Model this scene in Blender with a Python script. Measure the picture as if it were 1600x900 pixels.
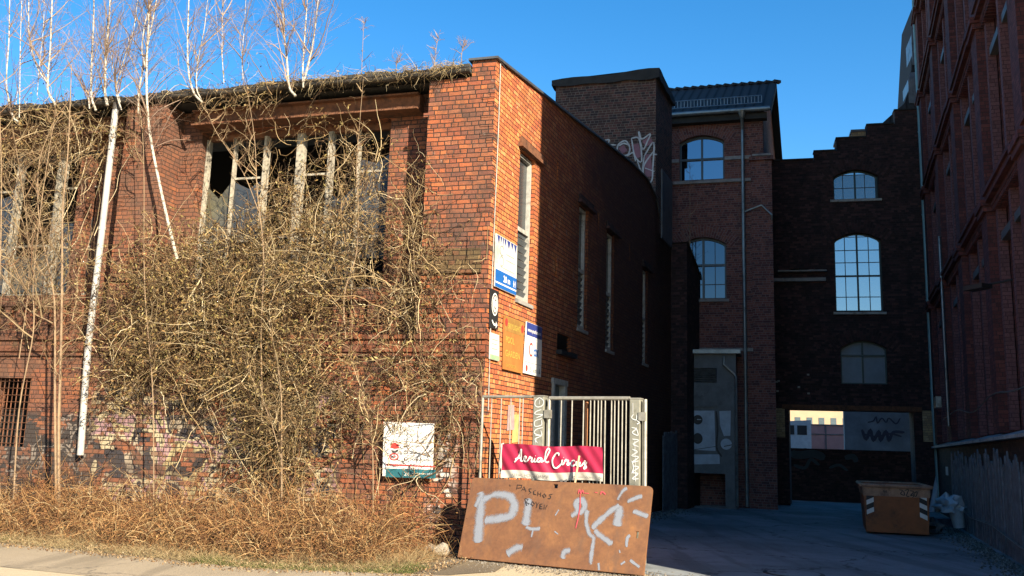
import bpy, math, random
import numpy as np
from mathutils import Vector
from mathutils.geometry import tessellate_polygon
random.seed(7); rng = np.random.default_rng(11)
sc = bpy.context.scene
for o in list(bpy.data.objects): bpy.data.objects.remove(o)

# ------------------------------------------------------------ camera
PITCH, ROLL, EYE, FPX = math.radians(10.0), math.radians(1.83), 1.6, 1426.0
sp, cp, sa, ca = math.sin(PITCH), math.cos(PITCH), math.sin(ROLL), math.cos(ROLL)
CR = Vector((ca, -sp*sa, cp*sa)); CU = Vector((-sa, -sp*ca, cp*ca)); CF = Vector((0, cp, sp))
CAM = Vector((0, 0, EYE))
cd = bpy.data.cameras.new('camera'); cam = bpy.data.objects.new('camera', cd); sc.collection.objects.link(cam)
from mathutils import Matrix
m = Matrix((CR, CU, -CF)).transposed().to_4x4(); m.translation = CAM; cam.matrix_world = m
cd.sensor_width = 36; cd.lens = 36*FPX/1600; cd.clip_end = 2000; cd.clip_start = .05
sc.camera = cam
# ------------------------------------------------------------ light
SUN_AZ = math.atan2(.5, -.86); SUN_EL = math.radians(26)
w = bpy.data.worlds.new('World'); sc.world = w; w.use_nodes = True
nt = w.node_tree; nt.nodes.clear()
sky = nt.nodes.new('ShaderNodeTexSky'); sky.sky_type = 'NISHITA'; sky.sun_disc = False
sky.sun_elevation = SUN_EL; sky.sun_rotation = SUN_AZ; sky.ozone_density = 2.0; sky.dust_density = .3; sky.air_density = 1.0
hs = nt.nodes.new('ShaderNodeHueSaturation'); hs.inputs['Saturation'].default_value = 1.4
bg = nt.nodes.new('ShaderNodeBackground'); bg.inputs[1].default_value = .067
wo = nt.nodes.new('ShaderNodeOutputWorld')
nt.links.new(sky.outputs[0], hs.inputs['Color']); nt.links.new(hs.outputs[0], bg.inputs[0]); nt.links.new(bg.outputs[0], wo.inputs[0])
sl = bpy.data.lights.new('sun', 'SUN'); sl.energy = 5.0; sl.angle = math.radians(.53); sl.color = (1, .87, .68)
so = bpy.data.objects.new('sun', sl); sc.collection.objects.link(so)
SD = Vector((math.sin(SUN_AZ)*math.cos(SUN_EL), math.cos(SUN_AZ)*math.cos(SUN_EL), math.sin(SUN_EL)))
so.rotation_euler = (SD).to_track_quat('Z', 'Y').to_euler()
sc.view_settings.view_transform = 'Standard'; sc.view_settings.look = 'None'; sc.view_settings.gamma = 1
sc.view_settings.use_curve_mapping = False; sc.view_settings.exposure = 1.85
sc.render.engine = 'CYCLES'; sc.render.resolution_x = 1024; sc.render.resolution_y = 576

# ------------------------------------------------------------ helpers
COL = sc.collection
def ray(px, py):
    return CR*((px-800)/FPX) + CU*(-(py-450)/FPX) + CF
def ground(px, py, z=0):
    r = ray(px, py); t = (z-EYE)/r.z
    return Vector((r.x*t, r.y*t, z))
class Plane:
    """A plane of the place: origin, unit axis along, unit axis up, outward normal."""
    def __init__(s, o, d, n, v=Vector((0, 0, 1))):
        s.o = Vector(o); s.d = Vector(d).normalized(); s.v = Vector(v).normalized()
        s.n = s.d.cross(s.v).normalized()
        if s.n.dot(Vector(n)) < 0: s.n = -s.n
    def uv(s, px, py, off=0):
        r = ray(px, py); o = s.o + s.n*off
        t = (o-CAM).dot(s.n)/r.dot(s.n); p = CAM + r*t - o
        return (p.dot(s.d), p.dot(s.v))
    def p(s, u, z, off=0): return s.o + s.d*u + s.v*z + s.n*off
def wallplane(o, deg, n): 
    t = math.radians(deg); return Plane((o[0], o[1], 0), (math.sin(t), math.cos(t), 0), n)
K = ground(747, 864)
LW = wallplane(K, 21.8, (1, 0, 0))            # gable wall along the alley
FW = wallplane(K, -73.8, (0, -1, 0))          # street facade
TW = wallplane(LW.p(12.2, 0), -73.8, (0, -1, 0))
BW = wallplane((7.9, 29.3), -73.8, (0, -1, 0))
BS = wallplane(BW.p(-.35, 0), 20.4, (1, 0, 0))
CW = wallplane((9.59, 31.8), -76, (0, -1, 0))
RW = wallplane((8.88, 16.09), 20.0, (-1, 0, 0))

class MB:
    def __init__(s): s.v = []; s.f = []; s.uv = []; s.mi = []
    def quad(s, pts, uvs=None, mi=0):
        b = len(s.v); s.v += [Vector(p) for p in pts]; s.f.append(tuple(range(b, b+len(pts))))
        s.uv += list(uvs) if uvs else [(0, 0)]*len(pts); s.mi.append(mi)
    def sbox(s, W, u0, u1, z0, z1, o0, o1, mi=0, jit=0):
        """box between offsets o0 (back) and o1 (front) on plane W, UVs in metres"""
        if u0 > u1: u0, u1 = u1, u0
        P = lambda u, z, o: W.p(u, z, o)
        s.quad([P(u0, z0, o1), P(u1, z0, o1), P(u1, z1, o1), P(u0, z1, o1)], [(u0, z0), (u1, z0), (u1, z1), (u0, z1)], mi)
        s.quad([P(u0, z0, o0), P(u1, z0, o0), P(u1, z1, o0), P(u0, z1, o0)], [(u0, z0), (u1, z0), (u1, z1), (u0, z1)], mi)
        for u in (u0, u1):
            s.quad([P(u, z0, o0), P(u, z0, o1), P(u, z1, o1), P(u, z1, o0)], [(u+o0, z0), (u+o1, z0), (u+o1, z1), (u+o0, z1)], mi)
        for z in (z0, z1):
            s.quad([P(u0, z, o0), P(u1, z, o0), P(u1, z, o1), P(u0, z, o1)], [(u0, z), (u1, z), (u1, z+.06), (u0, z+.06)], mi)
    def box(s, c, h, rz=0, mi=0):
        t = math.radians(rz); d = Vector((math.cos(t), math.sin(t), 0)); W = Plane(Vector(c)-Vector((0, 0, 0)), d, (math.sin(t), -math.cos(t), 0))
        s.sbox(W, -h[0], h[0], -h[2], h[2], -h[1], h[1], mi)
    def sheet(s, W, outline, holes=(), off=0, depth=.3, back=True, mi=0, edge=True, hole_depth=None, top_only=False):
        loops = [[Vector((a, b, 0)) for a, b in outline]] + [[Vector((a, b, 0)) for a, b in h] for h in holes]
        flat = [q for l in loops for q in l]
        for o in ((off, off-depth) if back else (off,)):
            for t in tessellate_polygon(loops):
                s.quad([W.p(flat[i].x, flat[i].y, o) for i in t], [(flat[i].x, flat[i].y) for i in t], mi)
        for k, l in enumerate(loops):
            if k == 0 and not edge: continue
            dd = hole_depth if (k and hole_depth) else depth
            for i in range(len(l)):
                a, b = l[i], l[(i+1) % len(l)]
                if abs(a.x-b.x) < abs(a.y-b.y): uv = [(a.x, a.y), (b.x, b.y), (b.x-dd, b.y), (a.x-dd, a.y)]
                else: uv = [(a.x, a.y), (b.x, b.y), (b.x, b.y-dd), (a.x, a.y-dd)]
                s.quad([W.p(a.x, a.y, off), W.p(b.x, b.y, off), W.p(b.x, b.y, off-dd), W.p(a.x, a.y, off-dd)], uv, mi)
    def tube(s, pts, r, n=8, mi=0, caps=True):
        pts = [Vector(p) for p in pts]; rs = r if isinstance(r, (list, tuple)) else [r]*len(pts)
        rings = []; ref = Vector((.31, .17, .93)); L = 0; Ls = []
        for i, p in enumerate(pts):
            if i: L += (p-pts[i-1]).length
            Ls.append(L)
            t = (pts[min(i+1, len(pts)-1)]-pts[max(i-1, 0)]).normalized()
            if abs(t.dot(ref)) > .95: ref = Vector((.9, .3, .1))
            a = t.cross(ref).normalized(); b = t.cross(a)
            rings.append([p + (a*math.cos(k*math.tau/n)+b*math.sin(k*math.tau/n))*rs[i] for k in range(n)])
        for i in range(len(pts)-1):
            for k in range(n):
                k2 = (k+1) % n
                s.quad([rings[i][k], rings[i][k2], rings[i+1][k2], rings[i+1][k]], [(k/n*.3, Ls[i]), ((k+1)/n*.3, Ls[i]), ((k+1)/n*.3, Ls[i+1]), (k/n*.3, Ls[i+1])], mi)
        if caps:
            s.quad(rings[0], None, mi); s.quad(rings[-1], None, mi)
    def build(s, name, mats, parent=None, smooth=False, bevel=0):
        if not isinstance(mats, (list, tuple)): mats = [mats]
        me = bpy.data.meshes.new(name)
        loc = parent_loc(parent)
        me.from_pydata([p-loc for p in s.v], [], s.f)
        ul = me.uv_layers.new(name='UVMap'); ul.data.foreach_set('uv', [c for q in s.uv for c in q])
        for x in mats: me.materials.append(x)
        me.polygons.foreach_set('material_index', s.mi)
        if smooth: me.polygons.foreach_set('use_smooth', [True]*len(s.f))
        import bmesh
        bm = bmesh.new(); bm.from_mesh(me); bmesh.ops.remove_doubles(bm, verts=bm.verts, dist=1e-5)
        bmesh.ops.recalc_face_normals(bm, faces=bm.faces); bm.to_mesh(me); bm.free()
        o = bpy.data.objects.new(name, me); COL.objects.link(o)
        if parent: o.parent = parent
        if bevel:
            md = o.modifiers.new('bevel', 'BEVEL'); md.width = bevel; md.segments = 2; md.limit_method = 'ANGLE'
        return o
def build_parts(mb, name, mats, parent=None, bevel=0):
    """one object per connected piece"""
    key = {}; par = {}
    def find(a):
        while par[a] != a: par[a] = par[par[a]]; a = par[a]
        return a
    ids = []
    for v in mb.v:
        k = (round(v.x, 3), round(v.y, 3), round(v.z, 3)); ids.append(k); par.setdefault(k, k)
    for f in mb.f:
        a = find(ids[f[0]])
        for i in f[1:]: par[find(ids[i])] = a
    groups = {}; c = 0
    for fi, f in enumerate(mb.f):
        g = groups.setdefault(find(ids[f[0]]), MB()); g.quad([mb.v[i] for i in f], mb.uv[c:c+len(f)], mb.mi[fi]); c += len(f)
    return [g.build(name, mats, parent, bevel=bevel) for g in groups.values()]
def parent_loc(p):
    l = Vector((0, 0, 0))
    while p: l = l + p.location; p = p.parent
    return l
def tag(o, label=None, cat=None, group=None, kind=None):
    if label: o['label'] = label
    if cat: o['category'] = cat
    if group: o['group'] = group
    if kind: o['kind'] = kind
    return o
def thing(name, loc, label, cat, group=None):
    o = bpy.data.objects.new(name, None); COL.objects.link(o); o.location = Vector(loc); o.empty_display_size = .2
    return tag(o, label, cat, group)

# ------------------------------------------------------------ materials
class NG:
    def __init__(s, name):
        s.m = bpy.data.materials.new(name); s.m.use_nodes = True; s.t = s.m.node_tree; s.t.nodes.clear()
        s.out = s.t.nodes.new('ShaderNodeOutputMaterial'); s.b = s.t.nodes.new('ShaderNodeBsdfPrincipled')
        s.t.links.new(s.b.outputs[0], s.out.inputs[0])
    def n(s, ty, **k):
        x = s.t.nodes.new(ty)
        for a, b in k.items(): setattr(x, a, b)
        return x
    def l(s, a, b): s.t.links.new(a, b)
    def math(s, op, a, b=None, c=None):
        x = s.n('ShaderNodeMath', operation=op)
        for i, v in enumerate((a, b, c)):
            if v is None: continue
            if isinstance(v, (int, float)): x.inputs[i].default_value = v
            else: s.l(v, x.inputs[i])
        return x.outputs[0]
    def noise(s, vec, scale, detail=4, rough=.6, dist=0):
        x = s.n('ShaderNodeTexNoise'); x.inputs['Scale'].default_value = scale; x.inputs['Detail'].default_value = detail
        x.inputs['Roughness'].default_value = rough; x.inputs['Distortion'].default_value = dist
        if vec is not None: s.l(vec, x.inputs['Vector'])
        return x
    def ramp(s, fac, stops, interp='LINEAR'):
        x = s.n('ShaderNodeValToRGB'); x.color_ramp.interpolation = interp; e = x.color_ramp.elements
        while len(e) < len(stops): e.new(.5)
        for i, (p, c) in enumerate(stops): e[i].position = p; e[i].color = (*c, 1) if len(c) == 3 else c
        s.l(fac, x.inputs[0]); return x.outputs[0]
    def mix(s, fac, a, b, mode='MIX'):
        x = s.n('ShaderNodeMix', data_type='RGBA', blend_type=mode)
        for k, v in ((0, fac), (6, a), (7, b)):
            if isinstance(v, (int, float)): x.inputs[k].default_value = v
            elif isinstance(v, (tuple, list)): x.inputs[k].default_value = (*v, 1) if len(v) == 3 else v
            else: s.l(v, x.inputs[k])
        return x.outputs[2]
    def mr(s, v, a, b, c=0, d=1, smooth=True):
        x = s.n('ShaderNodeMapRange'); x.interpolation_type = 'SMOOTHSTEP' if smooth else 'LINEAR'
        s.l(v, x.inputs[0])
        for i, q in enumerate((a, b, c, d)): x.inputs[i+1].default_value = q
        return x.outputs[0]
    def bump(s, h, strength=.5, dist=.02):
        x = s.n('ShaderNodeBump'); x.inputs['Strength'].default_value = strength; x.inputs['Distance'].default_value = dist
        s.l(h, x.inputs['Height']); s.l(x.outputs[0], s.b.inputs['Normal'])
    def geo(s): return s.n('ShaderNodeNewGeometry')
DIM = dict(tower_brick=.75, factory_brick=.85, sooty_brick=.9, mill_brick=.78, mill_render=.82, yellow_brick=.8, roofing_felt=.8, weathered_zinc=.85, grey_sheet=.62, alley_asphalt=1.15,
    weathered_plank=1.25, skip_orange_paint=.5, skip_faded_paint=.75, slate_roof=1, blue_grey_frame=.9, green_grey_frame=.9, aged_white_tag=1, old_white_paint=.62, dark_interior=.5, concrete=.7, pale_stone_ledge=.9,
    blue_green_pipe=1, graffiti_pale_blue=1, blinded_glass=1, graffiti_white=.8, graffiti_dusty_pink=.9, white_paint=.75, stained_white=.7, dirty_white_plastic=.65, blue_grey_render=1, dusty_pink=1,
    cream_render=.38, whitewashed_zinc=.5, worn_asphalt=.64, pale_gravelly_ground=.78, verge_soil=.6, sign_blue=.7, sign_navy=.8, black_paint=.8, banner_crimson=.52, banner_white=.6, vine_stems=.55, dried_vine_leaves=.46, bramble_stems=.5, withered_leaves=.48,
    straw_grass=.55, birch_bark=.52, birch_twigs=.6, raw_timber=.6, galvanised_steel=.62, galvanised_post=.6, leaf_litter=.5, gable_brick=.64, facade_brick=.74, cornice_brick=.6, weathered_white_wood=.48, thin_black_marker=.6, rusty_plate=.5, sign_orange=.6, sign_yellow=.6, sign_red=.6)
def dim(g, c):
    k = DIM.get(g.m.name, .48)
    return g.mix(1.0, c, (k, k, k), 'MULTIPLY')
def plain(name, col, rough=.6, metal=0, var=.25, scale=6, bump=.15, dirt=None, bdist=.004):
    g = NG(name); gp = g.geo().outputs['Position']
    nz = g.noise(gp, scale, 6, .65)
    dark = tuple(c*(1-var) for c in col); lite = tuple(min(1, c*(1+var)) for c in col)
    c = g.ramp(nz.outputs[0], [(.3, dark), (.7, lite)])
    if dirt:
        n2 = g.noise(gp, scale*.35, 8, .75); c = g.mix(g.mr(n2.outputs[0], .5, .68), c, dirt)
    g.l(dim(g, c), g.b.inputs['Base Color']); g.b.inputs['Roughness'].default_value = rough; g.b.inputs['Metallic'].default_value = metal
    n3 = g.noise(gp, scale*8, 4, .6)
    if bump: g.bump(n3.outputs[0], bump, bdist)
    return g.m
def brick(name, cols, mortar, H=.080, Wd=.245, alt=None, soot=None, sootr=(.45, .7), sootamt=.8, bs=.7, paint=None, lime=0, moss=None, grime_shade=None, gcol=(.045, .022, .018), seed=0, jt=.0095, courses=True):
    g = NG(name)
    uvn = g.n('ShaderNodeUVMap'); uvn.uv_map = 'UVMap'; uv = uvn.outputs[0]
    wob = g.noise(uv, 5, 2, .5); wv = g.n('ShaderNodeVectorMath', operation='SUBTRACT'); g.l(wob.outputs['Color'], wv.inputs[0]); wv.inputs[1].default_value = (.5, .5, .5)
    ws = g.n('ShaderNodeVectorMath', operation='SCALE'); g.l(wv.outputs[0], ws.inputs[0]); ws.inputs['Scale'].default_value = .018
    wob2 = g.noise(uv, 40, 2, .5); wv2 = g.n('ShaderNodeVectorMath', operation='SUBTRACT'); g.l(wob2.outputs['Color'], wv2.inputs[0]); wv2.inputs[1].default_value = (.5, .5, .5)
    ws2 = g.n('ShaderNodeVectorMath', operation='SCALE'); g.l(wv2.outputs[0], ws2.inputs[0]); ws2.inputs['Scale'].default_value = .008
    av = g.n('ShaderNodeVectorMath', operation='ADD'); g.l(uv, av.inputs[0]); g.l(ws.outputs[0], av.inputs[1])
    av2 = g.n('ShaderNodeVectorMath', operation='ADD'); g.l(av.outputs[0], av2.inputs[0]); g.l(ws2.outputs[0], av2.inputs[1])
    sx = g.n('ShaderNodeSeparateXYZ'); g.l(av2.outputs[0], sx.inputs[0]); U, V = sx.outputs[0], sx.outputs[1]
    vr = g.math('DIVIDE', V, H); row = g.math('FLOOR', vr); par = g.math('FLOORED_MODULO', row, 2)
    wdt = g.math('SUBTRACT', Wd, g.math('MULTIPLY', par, Wd/2))
    half = g.math('MULTIPLY', g.math('FLOORED_MODULO', g.math('FLOOR', g.math('DIVIDE', row, 2)), 2), .5)
    rj = g.n('ShaderNodeTexWhiteNoise', noise_dimensions='1D'); g.l(g.math('ADD', row, 3.3+seed), rj.inputs['W'])
    x = g.math('ADD', g.math('ADD', g.math('DIVIDE', U, wdt), half), g.math('ADD', g.math('MULTIPLY', par, .25), g.math('MULTIPLY', rj.outputs[0], .16)))
    cid = g.math('FLOOR', x); fx = g.math('FRACT', x); fy = g.math('FRACT', vr)
    dx = g.math('MULTIPLY', g.math('MINIMUM', fx, g.math('SUBTRACT', 1, fx)), wdt)
    dy = g.math('MULTIPLY', g.math('MINIMUM', fy, g.math('SUBTRACT', 1, fy)), H)
    d = g.math('MINIMUM', dx, dy); mask = g.mr(d, jt*.35, jt*.85)
    cmb = g.n('ShaderNodeCombineXYZ'); g.l(cid, cmb.inputs[0]); g.l(row, cmb.inputs[1]); cmb.inputs[2].default_value = seed
    wn = g.n('ShaderNodeTexWhiteNoise', noise_dimensions='3D'); g.l(cmb.outputs[0], wn.inputs['Vector'])
    n = len(cols); bc = g.ramp(wn.outputs[0], [(i/n, c) for i, c in enumerate(cols)], 'CONSTANT')
    if alt:
        na = len(alt); ac = g.ramp(wn.outputs[0], [(i/na, c) for i, c in enumerate(alt)], 'CONSTANT'); pn = g.noise(uv, .55, 5, .65)
        bc = g.mix(g.mr(pn.outputs[0], .44, .6), bc, ac)
    sn = g.noise(uv, 30, 6, .7); bc = g.mix(.8, bc, g.mix(sn.outputs[0], (.1, .1, .1), (.95, .95, .95)), 'OVERLAY')
    kp = None
    if paint:
        for (u0, u1, z0, z1, pal, sc_, th) in paint:
            pc = g.ramp(g.noise(uv, sc_, 2, .5, .8).outputs[0], pal, 'CONSTANT')
            s2 = g.n('ShaderNodeSeparateXYZ'); g.l(uv, s2.inputs[0])
            mk = g.math('MULTIPLY', g.math('MULTIPLY', g.mr(s2.outputs[0], u0, u0+.3), g.mr(s2.outputs[0], u1-.3, u1, 1, 0)),
                        g.math('MULTIPLY', g.mr(s2.outputs[1], z0, z0+.3), g.mr(s2.outputs[1], z1-.3, z1, 1, 0)))
            nn = g.noise(uv, 2.6, 5, .7); k = g.math('MULTIPLY', mk, g.mr(nn.outputs[0], th, th+.06))
            # flaking brick by brick
            k = g.math('MULTIPLY', k, g.mr(wn.outputs[0], .1, .12)); bc = g.mix(k, bc, pc); kp = k if kp is None else g.math('MAXIMUM', kp, k)
    ln = g.noise(uv, 1.6, 6, .7)
    mc = g.mix(g.noise(uv, 60, 3, .6).outputs[0], tuple(c*.55 for c in mortar), mortar)
    c = g.mix(mask, mc, bc)
    if lime:
        n4 = g.noise(uv, 3.2, 8, .75, .4); c = g.mix(g.math('MULTIPLY', g.mr(n4.outputs[0], .6, .68), lime), c, (.62, .55, .45))
    if soot:
        c = g.mix(g.math('MULTIPLY', g.mr(ln.outputs[0], *sootr), sootamt), c, soot)
        vs = g.n('ShaderNodeMapping'); vs.inputs['Scale'].default_value = (2.2, .22, 1); g.l(uv, vs.inputs[0])
        n5 = g.noise(vs.outputs[0], 1.5, 5, .6); c = g.mix(g.math('MULTIPLY', g.mr(n5.outputs[0], .52, .75), sootamt*.8), c, soot)
    if grime_shade:
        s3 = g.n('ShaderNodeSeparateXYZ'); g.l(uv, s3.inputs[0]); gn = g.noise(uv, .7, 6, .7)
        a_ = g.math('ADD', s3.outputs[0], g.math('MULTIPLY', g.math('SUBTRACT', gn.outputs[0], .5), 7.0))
        gf = g.math('MULTIPLY', g.mr(a_, grime_shade[0], grime_shade[1], smooth=False), grime_shade[2])
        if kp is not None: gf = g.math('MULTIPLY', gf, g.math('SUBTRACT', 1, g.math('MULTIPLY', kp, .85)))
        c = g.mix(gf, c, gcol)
    if moss:
        n6 = g.noise(uv, 2.3, 6, .7); c = g.mix(g.math('MULTIPLY', g.mr(n6.outputs[0], .55, .7), .6), c, moss)
    g.l(dim(g, c), g.b.inputs['Base Color']); g.b.inputs['Roughness'].default_value = .9; g.b.inputs['Specular IOR Level'].default_value = .25
    hgt = g.math('ADD', g.math('ADD', g.math('MULTIPLY', mask, .75), g.math('MULTIPLY', wn.outputs[0], .22)), g.math('MULTIPLY', sn.outputs[0], .45))
    g.bump(hgt, bs, .014)
    return g.m
def island(name, stops, rough=.85, trans=0):
    g = NG(name); c = g.ramp(g.geo().outputs['Random Per Island'], stops)
    nz = g.noise(g.geo().outputs['Position'], 9, 3, .6)
    c = g.mix(.5, c, g.mix(nz.outputs[0], (.2, .2, .2), (.85, .85, .85)), 'OVERLAY')
    g.l(dim(g, c), g.b.inputs['Base Color']); g.b.inputs['Roughness'].default_value = rough; g.b.inputs['Specular IOR Level'].default_value = .2
    return g.m
def glass(name, col=(.35, .4, .45), rough=.03, metal=1.0, wav=.004):
    g = NG(name); g.b.inputs['Base Color'].default_value = (*col, 1); g.b.inputs['Metallic'].default_value = metal
    g.b.inputs['Roughness'].default_value = rough
    nz = g.noise(g.geo().outputs['Position'], .9, 2, .5); g.bump(nz.outputs[0], .25, wav)
    return g.m
def clear(name, tint=(.52, .52, .53)):
    g = NG(name); tr = g.n('ShaderNodeBsdfTransparent'); tr.inputs[0].default_value = (*tint, 1)
    g.b.inputs['Base Color'].default_value = (.3, .33, .36, 1); g.b.inputs['Roughness'].default_value = .1
    mx = g.n('ShaderNodeMixShader'); mx.inputs[0].default_value = .25
    g.l(tr.outputs[0], mx.inputs[1]); g.l(g.b.outputs[0], mx.inputs[2]); g.l(mx.outputs[0], g.out.inputs[0]); return g.m
def spray(name, col, soft=.55, thr=.45):
    """spray paint: opaque along the middle of a stroke, fading and speckled towards its rim (UV y = -1..1 across)"""
    g = NG(name); uvn = g.n('ShaderNodeUVMap'); uvn.uv_map = 'UVMap'
    s2 = g.n('ShaderNodeSeparateXYZ'); g.l(uvn.outputs[0], s2.inputs[0])
    e = g.math('SUBTRACT', 1, g.math('ABSOLUTE', s2.outputs[1]))
    nz = g.noise(g.geo().outputs['Position'], 9, 8, .75)
    big = g.noise(g.geo().outputs['Position'], 2.2, 3, .6)
    a = g.math('ADD', g.math('MULTIPLY', e, 1.7), g.math('ADD', g.math('MULTIPLY', g.math('SUBTRACT', nz.outputs[0], .5), 2.0), g.math('MULTIPLY', g.math('SUBTRACT', big.outputs[0], .5), 1.6)))
    g.l(g.mr(a, .25, 1.25, 0, .92), g.b.inputs['Alpha'])
    g.b.inputs['Base Color'].default_value = (*col, 1); g.b.inputs['Roughness'].default_value = .6
    return g.m

RED = [(.27, .08, .036), (.31, .09, .036), (.22, .066, .034), (.15, .055, .036), (.27, .10, .05), (.36, .115, .042), (.19, .066, .038), (.24, .078, .036)]
DUSK = [(.16, .07, .042), (.20, .08, .042), (.14, .062, .04), (.11, .055, .04), (.23, .085, .042), (.17, .068, .04)]
EMBER = [(.44, .14, .05), (.38, .12, .05), (.33, .10, .045), (.5, .17, .06), (.3, .1, .05)]
ORG = [(.58, .17, .055), (.66, .21, .065), (.52, .14, .05), (.46, .12, .05), (.70, .27, .10), (.58, .19, .06), (.46, .14, .055), (.64, .22, .09)]
graf_pal = [(0, (.02, .022, .025)), (.38, (.40, .33, .17)), (.44, (.32, .19, .2)), (.50, (.42, .35, .22)), (.56, (.03, .03, .035)), (.64, (.34, .28, .2))]
graf_pal2 = [(0, (.55, .5, .45)), (.45, (.03, .03, .03)), (.55, (.5, .46, .38)), (.6, (.04, .04, .045))]
M = {}
M['facade'] = brick('facade_brick', RED, (.035, .03, .027), alt=DUSK, soot=(.05, .035, .028), sootr=(.45, .68), sootamt=.8, bs=1.0, lime=.35, grime_shade=(.2, 7.5, .52), gcol=(.13, .065, .038), seed=1, jt=.012,
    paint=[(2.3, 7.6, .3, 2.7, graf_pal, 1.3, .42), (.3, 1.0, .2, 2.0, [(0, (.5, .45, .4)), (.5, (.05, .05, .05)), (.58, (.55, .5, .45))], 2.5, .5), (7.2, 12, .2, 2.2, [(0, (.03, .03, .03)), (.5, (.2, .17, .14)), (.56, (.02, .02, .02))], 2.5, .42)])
M['gable'] = brick('gable_brick', ORG, (.055, .035, .028), grime_shade=(.9, 6.8, .88), soot=(.16, .07, .045), sootr=(.52, .8), sootamt=.35, bs=1.0, lime=.6, seed=2, jt=.011)  # brick darkens along the alley: shade put into its colour
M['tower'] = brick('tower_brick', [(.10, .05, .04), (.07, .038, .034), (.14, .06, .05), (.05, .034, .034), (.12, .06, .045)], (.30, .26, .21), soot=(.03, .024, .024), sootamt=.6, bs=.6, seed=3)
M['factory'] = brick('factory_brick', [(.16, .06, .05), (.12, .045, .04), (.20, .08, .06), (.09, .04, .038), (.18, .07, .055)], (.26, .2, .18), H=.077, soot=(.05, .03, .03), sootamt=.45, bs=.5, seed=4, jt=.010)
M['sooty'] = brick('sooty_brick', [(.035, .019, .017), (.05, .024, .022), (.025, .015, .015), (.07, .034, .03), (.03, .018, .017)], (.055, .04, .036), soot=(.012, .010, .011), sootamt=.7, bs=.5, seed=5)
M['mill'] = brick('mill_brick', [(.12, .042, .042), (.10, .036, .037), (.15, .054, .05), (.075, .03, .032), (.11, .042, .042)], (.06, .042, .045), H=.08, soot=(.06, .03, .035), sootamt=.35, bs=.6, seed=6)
M['millfin'] = brick('mill_render', [(.15, .075, .08), (.17, .085, .09), (.13, .065, .07), (.16, .075, .08)], (.08, .045, .05), H=.08, soot=(.07, .04, .045), sootamt=.3, bs=.5, seed=7)
M['yellowbrick'] = brick('yellow_brick', [(.4, .28, .14), (.34, .23, .12), (.44, .32, .18), (.28, .19, .11)], (.2, .16, .12), seed=8, bs=.5)
M['coping'] = plain('zinc_coping', (.18, .19, .2), .5, .6, .3, 5, .1)
M['zinc'] = plain('weathered_zinc', (.22, .25, .26), .45, .7, .25, 4, .1, (.1, .11, .11))
M['gutter'] = plain('old_gutter', (.09, .085, .08), .6, .4, .5, 5, .4, (.16, .13, .09))
M['tar'] = plain('roofing_felt', (.028, .028, .026), .9, 0, .4, 3, .6)
M['rust'] = plain('rusted_steel', (.22, .085, .035), .85, .1, .5, 9, .8, (.07, .035, .022))
M['pale_wood'] = plain('weathered_white_wood', (.5, .45, .35), .8, 0, .35, 14, .7, (.18, .15, .11))
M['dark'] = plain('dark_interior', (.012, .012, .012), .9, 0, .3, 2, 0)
M['dustglass'] = plain('dusty_glass', (.12, .115, .09), .35, 0, .5, 2.5, .1, (.2, .18, .09))
M['glassdark'] = glass('old_dark_glass', (.03, .033, .036), .22, .0, .01)
M['skyglass'] = glass('window_glass', (.16, .20, .24), .02, 1, .006)
M['clearglass'] = clear('old_clear_glass')
M['millglass'] = glass('mill_glass', (.10, .11, .13), .06, 1, .006)
M['frameblue'] = plain('blue_grey_frame', (.035, .06, .075), .45, 0, .2, 6, .05)
M['framegreen'] = plain('green_grey_frame', (.02, .05, .05), .45, 0, .2, 6, .05)
M['framewhite'] = plain('old_white_paint', (.42, .42, .38), .6, 0, .25, 12, .4, (.2, .18, .15))
M['concrete'] = plain('concrete', (.3, .29, .27), .85, 0, .25, 5, .5, (.16, .15, .14))
M['greysheet'] = plain('grey_sheet', (.13, .15, .165), .6, .2, .25, 3, .2, (.07, .08, .09))
M['asphalt'] = None
M['plank'] = plain('weathered_plank', (.07, .08, .095), .85, 0, .5, 7, .8, (.03, .035, .04))
M['skip_orange'] = plain('skip_orange_paint', (.42, .125, .03), .6, .1, .25, 4, .3, (.1, .035, .016))
M['skip_tan'] = plain('skip_faded_paint', (.42, .24, .15), .65, .1, .3, 6, .3, (.16, .09, .06))
M['black'] = plain('black_paint', (.012, .012, .013), .6, 0, .2, 6, .1)
M['white'] = plain('white_paint', (.72, .70, .66), .5, 0, .08, 5, .05)
M['offwhite'] = plain('stained_white', (.62, .62, .56), .5, 0, .1, 3, .05, (.42, .42, .36))
M['blue'] = plain('sign_blue', (.015, .12, .42), .45, 0, .1, 4, .03)
M['navy'] = plain('sign_navy', (.03, .045, .2), .45, 0, .1, 4, .03)
M['orangesign'] = plain('sign_orange', (.48, .19, .045), .6, 0, .12, 6, .1, (.4, .15, .04))
M['yellowink'] = plain('sign_yellow', (.5, .36, .07), .6, 0, .15, 14, .05)
M['redink'] = plain('sign_red', (.62, .05, .04), .55, 0, .15, 9, .05)
M['tealink'] = plain('sign_teal', (.02, .17, .2), .55, 0, .2, 9, .05)
M['greyink'] = plain('sign_faded_ink', (.4, .42, .38), .6, 0, .2, 12, .03)
M['banner'] = plain('banner_crimson', (.5, .012, .07), .5, 0, .12, 3, .08)
M['bannerwhite'] = plain('banner_white', (.62, .58, .5), .5, 0, .15, 3, .08, (.4, .36, .28))
M['galv'] = plain('galvanised_steel', (.42, .40, .34), .5, .45, .25, 9, .2, (.25, .22, .17))
M['galvpost'] = plain('galvanised_post', (.36, .35, .28), .55, .35, .25, 7, .3, (.22, .2, .15))
M['slatwood'] = plain('raw_timber', (.6, .45, .26), .7, 0, .15, 9, .4)
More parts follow.
